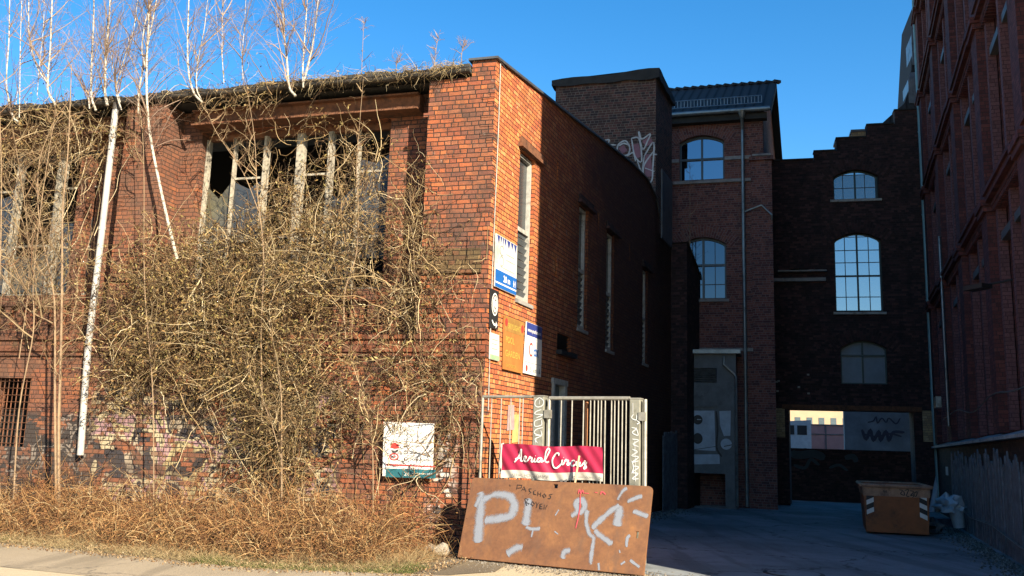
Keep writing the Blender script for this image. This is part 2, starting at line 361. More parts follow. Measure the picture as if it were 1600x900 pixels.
M['stone'] = plain('limestone', (.5, .44, .34), .9, 0, .3, 8, .8, (.25, .2, .15))
M['plasticwhite'] = plain('dirty_white_plastic', (.5, .56, .62), .4, 0, .15, 5, .1)
M['orangepole'] = plain('orange_pole', (.5, .2, .07), .6, 0, .2, 6, .1)
M['greenpole'] = plain('dark_green_pole', (.04, .08, .07), .6, 0, .2, 6, .1)
M['slate'] = None

def rust_board():
    g = NG('rusty_plate'); P = g.geo().outputs['Position']
    n1 = g.noise(P, 2.2, 8, .7, .5); n2 = g.noise(P, 16, 6, .7); n3 = g.noise(P, 60, 3, .6)
    c = g.ramp(n1.outputs[0], [(.25, (.13, .055, .028)), (.42, (.22, .092, .038)), (.6, (.30, .13, .048)), (.75, (.42, .18, .055))])
    c = g.mix(.6, c, g.mix(n2.outputs[0], (.15, .15, .15), (.85, .85, .85)), 'OVERLAY')
    mp = g.n('ShaderNodeMapping'); mp.inputs['Scale'].default_value = (1.2, 1.2, .25); g.l(P, mp.inputs[0])
    n4 = g.noise(mp.outputs[0], 5, 5, .7); c = g.mix(g.math('MULTIPLY', g.mr(n4.outputs[0], .5, .7), .5), c, (.15, .085, .055))
    g.l(dim(g, c), g.b.inputs['Base Color']); g.b.inputs['Roughness'].default_value = .75; g.bump(n3.outputs[0], .3, .003)
    return g.m
M['board'] = rust_board()
def slate():
    g = NG('slate_roof'); uvn = g.n('ShaderNodeUVMap'); uvn.uv_map = 'UVMap'
    s2 = g.n('ShaderNodeSeparateXYZ'); g.l(uvn.outputs[0], s2.inputs[0])
    a = g.math('FRACT', g.math('DIVIDE', s2.outputs[0], .3)); b = g.math('FRACT', g.math('DIVIDE', s2.outputs[1], .34))
    h = g.math('ADD', g.math('SINE', g.math('MULTIPLY', a, math.tau)), g.math('MULTIPLY', b, -.8))
    c = g.ramp(a, [(0, (.022, .025, .028)), (.15, (.04, .045, .05)), (.8, (.035, .04, .044)), (1, (.015, .017, .019))])
    g.l(dim(g, c), g.b.inputs['Base Color']); g.b.inputs['Roughness'].default_value = .85; g.b.inputs['Specular IOR Level'].default_value = .15; g.bump(h, .3, .03); return g.m
M['slate'] = slate()
def asphalt(name, c0, c1, patch, cr=0):
    g = NG(name); P = g.geo().outputs['Position']
    n1 = g.noise(P, .35, 6, .65); n2 = g.noise(P, 90, 3, .7); n3 = g.noise(P, 3, 8, .75)
    v = g.n('ShaderNodeTexVoronoi'); v.inputs['Scale'].default_value = 55; g.l(P, v.inputs['Vector'])
    c = g.mix(g.mr(n1.outputs[0], .35, .65), c0, c1)
    c = g.mix(.75, c, g.mix(n2.outputs[0], (.05, .05, .05), (.95, .95, .95)), 'OVERLAY')
    c = g.mix(g.math('MULTIPLY', g.mr(n3.outputs[0], .52, .7), .55), c, patch)
    c = g.mix(g.math('MULTIPLY', g.mr(v.outputs['Distance'], .0, .3, 1, 0), .25), c, tuple(min(1, q*1.6) for q in c1))
    if cr:
        mp = g.n('ShaderNodeMapping'); mp.inputs['Rotation'].default_value = (0, 0, math.radians(20)); mp.inputs['Scale'].default_value = (1.6, .13, 1); g.l(P, mp.inputs[0])
        st = g.noise(mp.outputs[0], 1.0, 4, .6); c = g.mix(g.math('MULTIPLY', g.mr(st.outputs[0], .5, .62), .45), c, tuple(q*.45 for q in c0))
        wn = g.noise(P, 1.5, 4, .7); wv = g.n('ShaderNodeVectorMath', operation='ADD'); g.l(P, wv.inputs[0]); g.l(wn.outputs['Color'], wv.inputs[1])
        vc = g.n('ShaderNodeTexVoronoi', feature='DISTANCE_TO_EDGE'); vc.inputs['Scale'].default_value = .32; g.l(wv.outputs[0], vc.inputs['Vector'])
        c = g.mix(g.math('MULTIPLY', g.mr(vc.outputs['Distance'], .0, .012, 1, 0), cr), c, (.02, .02, .02))
        vp = g.n('ShaderNodeTexVoronoi'); vp.inputs['Scale'].default_value = .3; vp.distance = 'CHEBYCHEV'; g.l(P, vp.inputs['Vector'])
        c = g.mix(g.math('MULTIPLY', g.mr(vp.outputs['Distance'], .22, .235, 1, 0), .35), c, tuple(q*.6 for q in c0))
    g.l(dim(g, c), g.b.inputs['Base Color']); g.b.inputs['Roughness'].default_value = .85
    g.bump(g.math('ADD', n2.outputs[0], g.math('MULTIPLY', v.outputs['Distance'], .8)), .6, .008); return g.m
M['ground'] = asphalt('pale_gravelly_ground', (.48, .39, .25), (.56, .45, .29), (.36, .29, .19))
M['road'] = asphalt('worn_asphalt', (.40, .32, .21), (.46, .37, .25), (.31, .25, .17), cr=.5)
M['alley'] = asphalt('alley_asphalt', (.12, .135, .14), (.20, .22, .23), (.075, .085, .09), cr=.85)
M['verge'] = asphalt('verge_soil', (.17, .13, .08), (.24, .18, .10), (.10, .08, .05))
def birchbark():
    g = NG('birch_bark'); P = g.geo().outputs['Position']
    mp = g.n('ShaderNodeMapping'); mp.inputs['Scale'].default_value = (1, 1, 3.2); g.l(P, mp.inputs[0])
    n1 = g.noise(mp.outputs[0], 7, 5, .7); n2 = g.noise(P, 2.1, 4, .6)
    c = g.mix(g.mr(n1.outputs[0], .50, .62), (.62, .57, .47), (.13, .095, .06))
    c = g.mix(g.math('MULTIPLY', g.mr(n2.outputs[0], .55, .7), .4), c, (.42, .27, .15))
    g.l(dim(g, c), g.b.inputs['Base Color']); g.b.inputs['Roughness'].default_value = .7; g.bump(n1.outputs[0], .4, .006); return g.m
M['birch'] = birchbark()
M['birchtwig'] = island('birch_twigs', [(0, (.16, .10, .07)), (.5, (.28, .19, .14)), (1, (.48, .36, .26))])
M['sapling'] = plain('tan_bark', (.36, .24, .13), .75, 0, .3, 10, .4, (.2, .12, .07))
M['saplingtwig'] = island('sapling_twigs', [(0, (.22, .12, .07)), (.5, (.36, .24, .13)), (1, (.5, .38, .22))])
M['vine'] = island('vine_stems', [(0, (.04, .023, .013)), (.35, (.13, .08, .042)), (.6, (.34, .225, .11)), (.82, (.56, .41, .21)), (1, (.8, .66, .42))])
M['vineleaf'] = island('dried_vine_leaves', [(0, (.04, .022, .012)), (.3, (.15, .085, .035)), (.6, (.36, .21, .08)), (.8, (.28, .235, .075)), (1, (.62, .45, .2))])
M['bramble'] = island('bramble_stems', [(0, (.05, .025, .014)), (.3, (.18, .085, .04)), (.55, (.42, .2, .075)), (.8, (.6, .36, .15)), (1, (.75, .56, .3))])
M['brleaf'] = island('withered_leaves', [(0, (.10, .045, .02)), (.4, (.26, .12, .05)), (.7, (.38, .19, .07)), (1, (.48, .3, .12))])
M['straw'] = island('straw_grass', [(0, (.2, .14, .07)), (.5, (.42, .31, .15)), (1, (.6, .47, .25))])
M['green'] = island('green_grass', [(0, (.08, .10, .025)), (.5, (.16, .19, .05)), (1, (.3, .3, .1))])
M['litter'] = island('leaf_litter', [(0, (.12, .06, .03)), (.4, (.28, .17, .08)), (.8, (.42, .29, .15)), (1, (.55, .43, .27))])
M['spraywhite'] = spray('pale_spray_paint', (.17, .185, .215), .75, .5)
M['spraythin'] = plain('thin_black_marker', (.03, .02, .015), .6, 0, .2, 8, 0)
M['spraypink'] = plain('pink_marker', (.75, .1, .12), .6, 0, .2, 8, 0)
M['graf_white'] = plain('graffiti_white', (.6, .61, .6), .6, 0, .2, 8, 0)
M['graf_pink'] = plain('graffiti_dusty_pink', (.22, .09, .11), .7, 0, .2, 8, 0)
M['graf_silver'] = plain('graffiti_silver', (.24, .27, .3), .5, 0, .2, 8, 0)

# ------------------------------------------------------------ ribbons, text
def smooth(pts, k=6, closed=False):
    if len(pts) < 3: return pts
    P = [np.array(p, float) for p in pts]
    if closed: P = [P[-1]]+P+[P[0], P[1]]
    else: P = [2*P[0]-P[1]]+P+[2*P[-1]-P[-2]]
    out = []
    for i in range(1, len(P)-2):
        a, b, c, d = P[i-1:i+3]
        for j in range(k):
            t = j/k; out.append(.5*((2*b)+(-a+c)*t+(2*a-5*b+4*c-d)*t*t+(-a+3*b-3*c+d)*t**3))
    out.append(P[-2]); return [tuple(q) for q in out]
_lift = [0.0]
def ribbon(mb, W, pts, wd, off=.003, k=6, mi=0, fn=None, closed=False, taper=True, base=0):
    """a stroke of paint or ink on plane W; pts are (u,z), wd its width in metres"""
    q = smooth(pts, k, closed) if k else pts
    _lift[0] = (_lift[0]+.00013) % .0026
    o = off + _lift[0]; n = len(q); L = []; R_ = []
    for i, p in enumerate(q):
        a = q[max(i-1, 0)]; b = q[min(i+1, n-1)]
        dx, dz = b[0]-a[0], b[1]-a[1]; l = math.hypot(dx, dz) or 1; nx, nz = -dz/l, dx/l
        h = wd/2*(wd and 1); 
        if taper and i in (0, n-1): h *= .55
        oo = o + i*1e-5 + (fn(p[0], p[1]) if fn else 0)
        L.append(W.p(p[0]+nx*h, p[1]+nz*h, oo)); R_.append(W.p(p[0]-nx*h, p[1]-nz*h, oo))
    for i in range(n-1):
        mb.quad([L[i], L[i+1], R_[i+1], R_[i]], [(i*.05, 1), (i*.05+.05, 1), (i*.05+.05, -1), (i*.05, -1)], mi)
def pxs(W, pts, ox=0, oy=0, s=1, off=0): return [W.uv(ox+x/s, oy+y/s, off) for x, y in pts]
def disc(mb, W, c, ru, rz, off, mi=0, n=20, fn=None):
    pts = [(c[0]+ru*math.cos(i*math.tau/n), c[1]+rz*math.sin(i*math.tau/n)) for i in range(n)]
    mb.quad([W.p(a, b, off+(fn(a, b) if fn else 0)) for a, b in pts], [(0, 0)]*n, mi)
def poly(mb, W, pts, off, mi=0):
    for t in tessellate_polygon([[Vector((a, b, 0)) for a, b in pts]]):
        mb.quad([W.p(*pts[i], off) for i in t], [(0, 0)]*3, mi)
def text(mb, W, s, u, z, size, off, mi=0, flip=1, width=None, ztop=None, fn=None, bold=0):
    """text reading along +u*flip, baseline at z"""
    cu = bpy.data.curves.new('lettering', 'FONT'); cu.body = s; cu.size = size; cu.offset = bold
    ob = bpy.data.objects.new('lettering', cu); COL.objects.link(ob)
    dg = bpy.context.evaluated_depsgraph_get(); dg.update(); me = ob.evaluated_get(dg).to_mesh()
    vs = [v.co.copy() for v in me.vertices]; fs = [tuple(p.vertices) for p in me.polygons]
    ob.evaluated_get(dg).to_mesh_clear(); bpy.data.objects.remove(ob); bpy.data.curves.remove(cu)
    if not vs: return
    mx = max(v.x for v in vs); k = (width/mx) if width else 1
    b = len(mb.v)
    for v in vs: mb.v.append(W.p(u+flip*v.x*k, z+v.y, off))
    for f in fs: mb.f.append(tuple(i+b for i in f)); mb.uv += [(0, 0)]*len(f); mb.mi.append(mi)

# ============================================================ GROUND
def flat(name, pts, z, mat, label=None, cat=None, kind='structure'):
    mb = MB()
    for t in tessellate_polygon([[Vector((a, b, 0)) for a, b in pts]]):
        mb.quad([(pts[i][0], pts[i][1], z) for i in t], [pts[i] for i in t])
    o = mb.build(name, mat); o['kind'] = kind
    if label: o['label'] = label
    return o
flat('ground', [(-600, -600), (600, -600), (600, 600), (-600, 600)], 0, M['ground'], 'pale gravelly yard ground')
g0, g1, g2 = ground(0, 848), ground(400, 888), ground(700, 899)
dF = FW.d
road_edge = [tuple((g0+dF*30)[:2]), tuple(g0[:2]), tuple(g1[:2]), tuple(g2[:2])]
e2 = ground(0, 886); e3 = ground(130, 899)
flat('road', road_edge + [(.6, 11.2), (.2, 9.5), tuple((e3+Vector((6, -1.2, 0)))[:2]), tuple(e3[:2]), tuple(e2[:2]), tuple((e2+dF*30)[:2])], .004, M['road'], 'worn asphalt road edge along the verge')
kv = K
flat('verge', [tuple((g0+dF*30)[:2]), tuple(g0[:2]), tuple(g1[:2]), tuple(g2[:2]), (-.1, 12.45), (.2, 14.0), tuple((K+LW.n*.2)[:2]), tuple((K-FW.n*.3)[:2]), tuple(FW.p(30, 0, -.3)[:2])], .008, M['verge'], 'narrow verge of soil below the street facade')
a0 = ground(1015, 888)
alley = [tuple(LW.p(-.2, 0)[:2]), tuple(LW.p(17, 0)[:2]), (6.6, 50), (22, 60), tuple(RW.p(15, 0)[:2]), tuple(RW.p(-14, 0, .2)[:2]), (1.9, 12.9)]
flat('alley_paving', alley, .006, M['alley'], 'grey asphalt of the shaded yard passage')

# ============================================================ DERELICT BRICK HALL
hall = thing('derelict_brick_hall', K, 'overgrown red brick hall with broken windows and a sunlit corner at the street', 'building')
Z8 = 7.86
def bays(): 
    return [(1.19, 7.37-.0), ]
mb = MB()
# plinth zone below the cornice, with the barred opening
gr = (8.85, 9.75, 1.35, 2.62)
mb.sheet(FW, [(0, -.1), (20, -.1), (20, 3.02), (0, 3.02)], [[(gr[0], gr[2]), (gr[1], gr[2]), (gr[1], gr[3]), (gr[0], gr[3])]], 0, .35, hole_depth=.3)
# pilasters full height
for u0, u1 in ((0, 1.19), (6.49, 7.37), (12.9, 13.9), (18.9, 20)):
    mb.sheet(FW, [(u0, 3.34), (u1, 3.34), (u1, Z8-.02), (u0, Z8-.02)], [], 0, .6)
mb.sheet(FW, [(0, Z8-.02), (.42, Z8-.02), (.42, 8.12), (0, 8.12)], [], 0, .5)
# recessed walls with window openings
RC = -.56
WZ1 = FW.uv(600, 186, RC)[1]; WZ0 = 4.28; WA = FW.uv(608, 250, RC)[0]; WB_ = FW.uv(313, 250, RC)[0]
for (u0, u1, w0, w1) in ((1.19, 6.49, WA, WB_), (7.37, 12.9, 8.35, 12.1), (13.9, 18.9, 14.7, 18.2)):
    mb.sheet(FW, [(u0-.01, 3.30), (u1+.01, 3.30), (u1+.01, Z8-.02), (u0-.01, Z8-.02)], [[(w0, 4.28), (w1, 4.28), (w1, WZ1), (w0, WZ1)]], RC, .34)
# slender brick piers standing in the second opening
for u0, u1 in ((8.35+.28, 8.35+.5),):
    mb.sbox(FW, u0, u1, 4.28, 7.12, RC-.3, RC-.03)
wall = mb.build('street_wall', M['facade'], hall)
# cornice
mb = MB()
mb.sbox(FW, -.02, 20, 3.03, 3.09, -.2, .035); mb.sbox(FW, -.02, 20, 3.12, 3.30, -.2, .05); mb.sbox(FW, -.03, 20, 3.325, 3.40, -.32, .09)
mb.sbox(FW, -.01, 20, 3.09, 3.12, -.2, .012); mb.sbox(FW, -.01, 20, 3.30, 3.325, -.2, .02)
cor = mb.build('cornice', brick('cornice_brick', RED, (.03, .026, .022), H=.19, Wd=.18, soot=(.06, .045, .03), sootamt=.7, grime_shade=(-1, 6.5, .6), gcol=(.12, .065, .04), bs=1, seed=9, moss=(.12, .11, .05)), hall)
mb = MB()
mb.sbox(FW, .12, 1.16, 4.42, 4.55, -.1, .05); mb.sbox(FW, .14, 1.15, 4.56, 4.84, -.1, .022); mb.sbox(FW, 6.5, 7.35, 4.42, 4.55, -.1, .05)
build_parts(mb, 'pilaster_band', brick('mossy_brick', [(.17, .11, .05), (.2, .13, .06), (.14, .08, .04), (.22, .1, .05)], (.03, .025, .02), soot=(.07, .055, .03), seed=10, bs=1), hall)
mb = MB()
for row in range(4, 96):
    z0 = row*.0815
    for (ue, sgn_) in ((0.0, 1), (1.19, -1), (6.49, 1), (7.37, -1)):
        if z0 < 3.42 and ue > 0 or 3.0 < z0 < 3.42: continue
        if random.random() < .34:
            wd = random.choice((.115, .235)); o1 = random.uniform(.004, .013); a = ue+sgn_*random.uniform(0, .004)
            mb.sbox(FW, a, a+sgn_*wd, z0+.004, z0+.074, -.03, o1)
    if random.random() < .3: mb.sbox(LW, .0, random.choice((.11, .23)), z0+.004, z0+.074, -.03, random.uniform(.003, .012))
for k in range(150):
    u = random.uniform(.2, 7.3); z0 = round(random.uniform(.8, 7.6)/.0815)*.0815
    if 1.19 < u < 6.49 and z0 > 3 or 2.95 < z0 < 3.45: continue
    mb.sbox(FW, u, u+random.choice((.115, .235)), z0+.004, z0+.074, -.03, random.uniform(.003, .01))
o = mb.build('worn_bricks', M['facade'], hall); o['kind'] = 'stuff'
# window parapets: little brick piers with gaps below the sills
mb = MB()
for (u0, u1) in ((WA+.03, WB_-.03), (8.4, 12.05)):
    mb.sbox(FW, u0, u1, 4.06, 4.27, RC+.005, RC+.13); mb.sbox(FW, u0, u1, 3.41, 3.62, RC+.005, RC+.12)
    n = 12
    for i in range(n):
        x = u0+.1+(u1-u0-.2)*i/(n-1); mb.sbox(FW, x-.07, x+.07, 3.62, 4.06, RC+.005, RC+.10)
    mb.build('sill_balustrade', M['facade'], hall); mb = MB()
# lintel beams
for (u0, u1) in ((1.5, 6.1), (7.7, 12.6), (14.3, 18.6)):
    mb = MB(); mb.sbox(FW, u0, u1, WZ1+.30, WZ1+.33, RC, RC+.33); mb.sbox(FW, u0, u1, WZ1+.03, WZ1+.06, RC, RC+.33); mb.sbox(FW, u0, u1, WZ1+.06, WZ1+.30, RC, RC+.22)
    build_parts(mb, 'lintel_beam', M['rust'], hall)
# corbelled frieze above
mb = MB()
for (u0, u1) in ((1.2, 6.48), (7.38, 12.89), (13.91, 18.89)):
    mb.sbox(FW, u0+.35, u1-.35, WZ1+.36, 7.83, RC, RC+.10)
mb.build('frieze', M['facade'], hall)
# gutter and roof edge
mb = MB()
gp = []
for i in range(9):
    a = math.pi*i/8; gp.append((.07-.07*math.cos(a), -.07*math.sin(a)))
us = np.linspace(.42, 20, 40)
for j in range(len(us)-1):
    for i in range(8):
        o0, z0 = gp[i]; o1, z1 = gp[i+1]; s0 = .012*math.sin(us[j]*2.3)+.01*math.sin(us[j]*5.1); s1 = .012*math.sin(us[j+1]*2.3)+.01*math.sin(us[j+1]*5.1)
        mb.quad([FW.p(us[j], 7.93+z0+s0, .02+o0), FW.p(us[j+1], 7.93+z0+s1, .02+o0), FW.p(us[j+1], 7.93+z1+s1, .02+o1), FW.p(us[j], 7.93+z1+s0, .02+o1)])
mb.tube([FW.p(u, 7.945+.012*math.sin(u*2.3)+.01*math.sin(u*5.1), .165) for u in us], .013, 6)
mb.build('gutter', M['gutter'], hall)
mb = MB()
for k in range(130):
    u = .45+k*.15; mb.sbox(FW, u, u+.15, 7.92, 8.03+.02*math.sin(u*3.3)+random.uniform(-.012, .018), -.6, .07+random.uniform(-.02, .02))
V = [FW.p(.4, 8.05, -.1), LW.p(11, 9.0, -.1), LW.p(18, 7.4, -.1)]
far = FW.d*20
rz = [(0.1, 8.0), (4, 8.4), (8, 8.85), (11, 9.08), (13, 8.9), (16, 8.3), (18, 7.4)]
for (a, za), (b, zb) in zip(rz, rz[1:]):
    mb.quad([LW.p(a, za-.15, -.12), LW.p(b, zb-.15, -.12), LW.p(b, zb-.15, -.12)+far, LW.p(a, za-.15, -.12)+far])
mb.build('roof', M['tar'], hall)
# gable wall along the alley
wins = [(1.24, 2.03, 4.2, 6.95), (4.83, 5.5, 4.17, 6.88), (7.02, 7.7, 3.96, 6.82), (10.66, 11.25, 4.0, 6.62)]
door = (3.28, 4.12, 0, 2.98); vent = (3.55, 4.42, 3.56, 3.9)
top = [(12.69, 8.53), (12.25, 9.0), (11.0, 9.22), (9.2, 9.13), (6.46, 8.83), (4.47, 8.6), (1.95, 8.33), (0, 8.12)]
mb = MB()
H_ = [[(a, c), (b, c), (b, d), (a, d)] for a, b, c, d in wins] + [[(vent[0], vent[2]), (vent[1], vent[2]), (vent[1], vent[3]), (vent[0], vent[3])]]
for uu, z0, z1 in ((3.33, 6.92, 7.36), (3.38, 5.0, 5.4), (6.3, 6.6, 7.05), (9.2, 6.5, 6.95), (6.35, 4.9, 5.3)):
    H_.append([(uu-.05, z0), (uu+.05, z0), (uu+.05, z1), (uu-.05, z1)])
out = [(0, -.1), (door[0], -.1), (door[0], door[3]), (door[1], door[3]), (door[1], -.1), (18, -.1), (18, 7.4), (17.0, 7.6), (14.55, 7.85), (12.72, 8.1)] + top
mb.sheet(LW, out, H_, 0, .36)
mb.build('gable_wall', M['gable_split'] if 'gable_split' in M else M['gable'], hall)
mb = MB()
tp = [(-.03, 8.10)]+[q for q in reversed(top)]
tp = [(0, 8.12)]+list(reversed(top))[1:]
for (a, za), (b, zb) in zip(tp, tp[1:]):
    P = lambda u, z, o: LW.p(u, z, o)
    c8 = [P(a, za+.002, -.42), P(b, zb+.002, -.42), P(b, zb+.002, .05), P(a, za+.002, .05)]
    t8 = [q+Vector((0, 0, .045)) for q in c8]
    mb.quad(c8); mb.quad(t8)
    for i in range(4): mb.quad([c8[i], c8[(i+1) % 4], t8[(i+1) % 4], t8[i]])
c8 = [FW.p(-.05, 8.122, .05), FW.p(.48, 8.122, .05), FW.p(.48, 8.122, -.5), FW.p(-.05, 8.122, -.5)]; t8 = [q+Vector((0, 0, .04)) for q in c8]
mb.quad(c8); mb.quad(t8)
for i in range(4): mb.quad([c8[i], c8[(i+1) % 4], t8[(i+1) % 4], t8[i]])
mb.build('coping', M['coping'], hall)
# interior shell so the openings are dark
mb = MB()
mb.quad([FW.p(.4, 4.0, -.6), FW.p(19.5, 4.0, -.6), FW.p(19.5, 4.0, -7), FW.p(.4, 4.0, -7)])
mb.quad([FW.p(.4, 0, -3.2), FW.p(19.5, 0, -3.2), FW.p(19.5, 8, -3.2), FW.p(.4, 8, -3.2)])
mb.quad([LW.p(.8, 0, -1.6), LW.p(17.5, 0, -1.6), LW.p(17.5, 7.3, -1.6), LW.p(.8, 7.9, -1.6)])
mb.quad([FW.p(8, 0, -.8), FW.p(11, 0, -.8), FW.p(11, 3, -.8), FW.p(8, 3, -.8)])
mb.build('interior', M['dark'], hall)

def frame_grid(W, u0, u1, z0, z1, off, mulls, trans, parent, fmat, pmat=None, fw=.05, fd=.06, panes=None, name='window', arch=0, bars=None, label=None):
    """a window: frame mesh with a pane sub-part; arch = rise of a segmental head; bars = (per leaf columns, rows) glazing bars"""
    if u0 > u1: u0, u1 = u1, u0
    mb = MB(); um = (u0+u1)/2; hw = (u1-u0)/2
    hz = lambda u: z1 - (arch*(((u-um)/hw)**2) if arch else 0)
    xs = [u0+(u1-u0)*i/14 for i in range(15)]
    if arch:
        oc = [(u0, z0), (u1, z0)]+[(x, hz(x)) for x in reversed(xs)]
        ic = [(u0+fw, z0+fw), (u1-fw, z0+fw)]+[(min(max(x, u0+fw), u1-fw), hz(x)-fw) for x in reversed(xs)]
        mb.sheet(W, oc, [ic], off+fd, fd)
    else:
        mb.sheet(W, [(u0, z0), (u1, z0), (u1, z1), (u0, z1)], [[(u0+fw, z0+fw), (u1-fw, z0+fw), (u1-fw, z1-fw), (u0+fw, z1-fw)]], off+fd, fd)
    for x in mulls:
        wd = fw if isinstance(x, (int, float)) else x[1]; x = x if isinstance(x, (int, float)) else x[0]
        mb.sbox(W, x-wd*.6, x+wd*.6, z0+fw, hz(x)-fw+.01, off+.002, off+fd+.008)
    for z in trans: mb.sbox(W, u0+fw, u1-fw, z-fw*.6, z+fw*.6, off+.004, off+fd+.004)
    if bars:
        for x in bars[0]: mb.sbox(W, x-.012, x+.012, z0+fw, hz(x)-fw, off+.006, off+.03)
        for z in bars[1]: mb.sbox(W, u0+fw, u1-fw, z-.012, z+.012, off+.008, off+.028)
    fr = mb.build(name, fmat, parent)
    if pmat:
        pb = MB()
        if arch: poly(pb, W, [(u0+.01, z0+.01), (u1-.01, z0+.01)]+[(x, hz(x)-.01) for x in reversed(xs)], off+.001)
        else: pb.quad([W.p(u0, z0, off+.001), W.p(u1, z0, off+.001), W.p(u1, z1, off+.001), W.p(u0, z1, off+.001)])
        pb.build('pane', pmat, fr)
    return fr
# big street windows, half unglazed
def big_window(u0, u1, mulls, panes):
    mb = MB(); off = RC-.28
    z0, z1 = 4.28, WZ1
    mb.sbox(FW, u0, u1, 4.28, 4.36, off, off+.08)
    for x, wd in mulls: mb.sbox(FW, x-wd/2, x+wd/2, 4.36, WZ1-.1, off, off+.09); mb.sbox(FW, x-wd/2+.02, x+wd/2-.02, 4.36, WZ1-.1, off+.09, off+.12)
    xs = sorted([u0, u1]+[x for x, _ in mulls])
    for i, (a, b) in enumerate(zip(xs, xs[1:])):
        for z in ((5.35,) if i % 2 else (5.3, 6.53)): mb.sbox(FW, a+.03, b-.03, z-.02, z+.02, off+.01, off+.05)
    fr = mb.build('window', M['pale_wood'], hall)
    mb = MB(); mb.sbox(FW, u0, u1, WZ1-.12, WZ1-.001, off-.02, off+.07); mb.build('window_head', M['rust'], fr)  # dark rust colour stands in for the shadow over the window head
    for (i, za, zb, mt) in panes:
        pb = MB(); a, b = xs[i], xs[i+1]
        j = random.uniform(0, .2); pts = [(a+.03, za), (b-.03, za), (b-.03, zb-j), ((a+b)/2, zb-random.uniform(0, .35)), (a+.03, zb)]
        poly(pb, FW, pts, off+.03); pb.build('pane', mt, fr)
mu = lambda px: FW.uv(px, 260, RC-.22)[0]
big_window(WA, WB_, [(mu(324), .08), (mu(366), .045), (mu(415), .10), (mu(469), .17), (mu(516), .11), (mu(560), .04)],
           [(5, 5.0, 6.5, M['dustglass']), (4, 5.3, 6.5, M['glassdark']), (1, 4.4, 6.3, M['glassdark']), (0, 4.9, 6.9, M['glassdark']), (3, 4.4, 5.3, M['dustglass']), (2, 4.4, 5.0, M['dustglass'])])
big_window(8.35, 12.1, [(9.45, .2), (10.5, .13), (11.3, .06), (11.9, .1)], [(0, 4.4, 6.0, M['glassdark']), (1, 4.4, 5.3, M['dustglass']), (2, 4.4, 6.5, M['glassdark'])])
big_window(14.7, 18.2, [(15.4, .1), (16.2, .13), (17.1, .1)], [(0, 4.4, 6.0, M['glassdark'])])
# barred cellar opening
mb = MB()
for i in range(9): u = gr[0]+(gr[1]-gr[0])*(i+.5)/9; mb.tube([FW.p(u, gr[2], -.05), FW.p(u, gr[3], -.05)], .01, 6)
for i in range(10): z = gr[2]+(gr[3]-gr[2])*(i+.5)/10; mb.tube([FW.p(gr[0], z, -.035), FW.p(gr[1], z, -.035)], .006, 5)
mb.build('window_grille', M['rust'], hall)
# alley windows: narrow, louvred lower halves
def brickhead(W, mb, u0, u1, z, off, h=.25):
    mb.sbox(W, u0-.12, u1+.12, z, z+h, off-.1, off+.012)
for i, (a, b, c, d) in enumerate(wins):
    fr = frame_grid(LW, a+.02, b-.02, c+.03, d-.03, -.13, [], [c+(d-c)*.475], hall, M['framewhite'], M['glassdark'], fw=.065, fd=.07)
    pb = MB()
    for k in range(9):
        z = c+.12+k*.135; P = LW.p
        pb.quad([P(a+.1, z, -.12), P(b-.1, z, -.12), P(b-.1, z+.08, -.075), P(a+.1, z+.08, -.075)])
    pb.build('louvre', M['greysheet'], fr)
    mb = MB(); mb.sbox(LW, a-.1, b+.38, d+.005, d+.07, -.3, .09); mb.sbox(LW, a-.06, b+.3, d+.07, d+.2, -.2, .045)
    mb.build('window_hood', M['rust'] if i == 0 else M['sooty'], hall)
    mb = MB(); mb.sbox(LW, a-.03, b+.03, c-.07, c-.003, -.3, .035); build_parts(mb, 'window_sill', M['concrete'], hall)
# alley door
fr = MB(); fr.sbox(LW, door[0]-.03, door[1]+.03, door[3]-.11, door[3], -.1, .05); fr.sbox(LW, door[1]-.14, door[1], 0, door[3]-.11, -.1, .045); fr.sbox(LW, door[0], door[0]+.1, 0, door[3]-.11, -.1, .045)
fo = fr.build('door_frame', M['framewhite'], hall)
mb = MB(); mb.sbox(LW, door[0]+.1, door[1]-.14, .02, door[3]-.12, -.12, -.08)
for k in range(3): mb.sbox(LW, door[0]+.18, door[1]-.22, .2+k*.9, .9+k*.9, -.08, -.065)
mb.build('door', M['frameblue'], hall)
mb = MB(); 
for k in range(4): mb.quad([LW.p(vent[0]+.03, vent[2]+.03+k*.08, -.1), LW.p(vent[1]-.03, vent[2]+.03+k*.08, -.1), LW.p(vent[1]-.03, vent[2]+.09+k*.08, -.04), LW.p(vent[0]+.03, vent[2]+.09+k*.08, -.04)])
mb.sbox(LW, vent[0]-.05, vent[1]+.1, vent[2]-.09, vent[2]-.01, -.1, .12)
mb.build('vent', M['black'], hall)
# thin cable down the corner
mb = MB(); mb.tube([LW.p(.14+.02*math.sin(z*1.1), z, .02) for z in np.linspace(8.1, 2.2, 20)], .009, 5); mb.build('cable', M['framewhite'], hall)
# drainpipe on the street side
mb = MB(); up = 7.52
mb.tube([FW.p(up+.0, 7.72, .15), FW.p(up-.005, 5.8, .155), FW.p(up+.005, 4.35, .15), FW.p(up+.01, 3.2, .16), FW.p(up-.02, 2.2, .14), FW.p(up-.05, 1.25, .12)], .058, 14)
for z in (7.2, 5.4, 4.3, 2.9): mb.tube([FW.p(up, z-.03, .152), FW.p(up, z+.03, .152)], .066, 14)
mb.build('drainpipe', plain('whitewashed_zinc', (.6, .58, .54), .6, .1, .12, 5, .3, (.28, .26, .24)), hall, smooth=False)
mb = MB()
mb.tube([FW.p(up, 7.72, .15), FW.p(up, 7.86, .13)], [.06, .07], 12); mb.build('pipe_outlet', M['gutter'], hall)

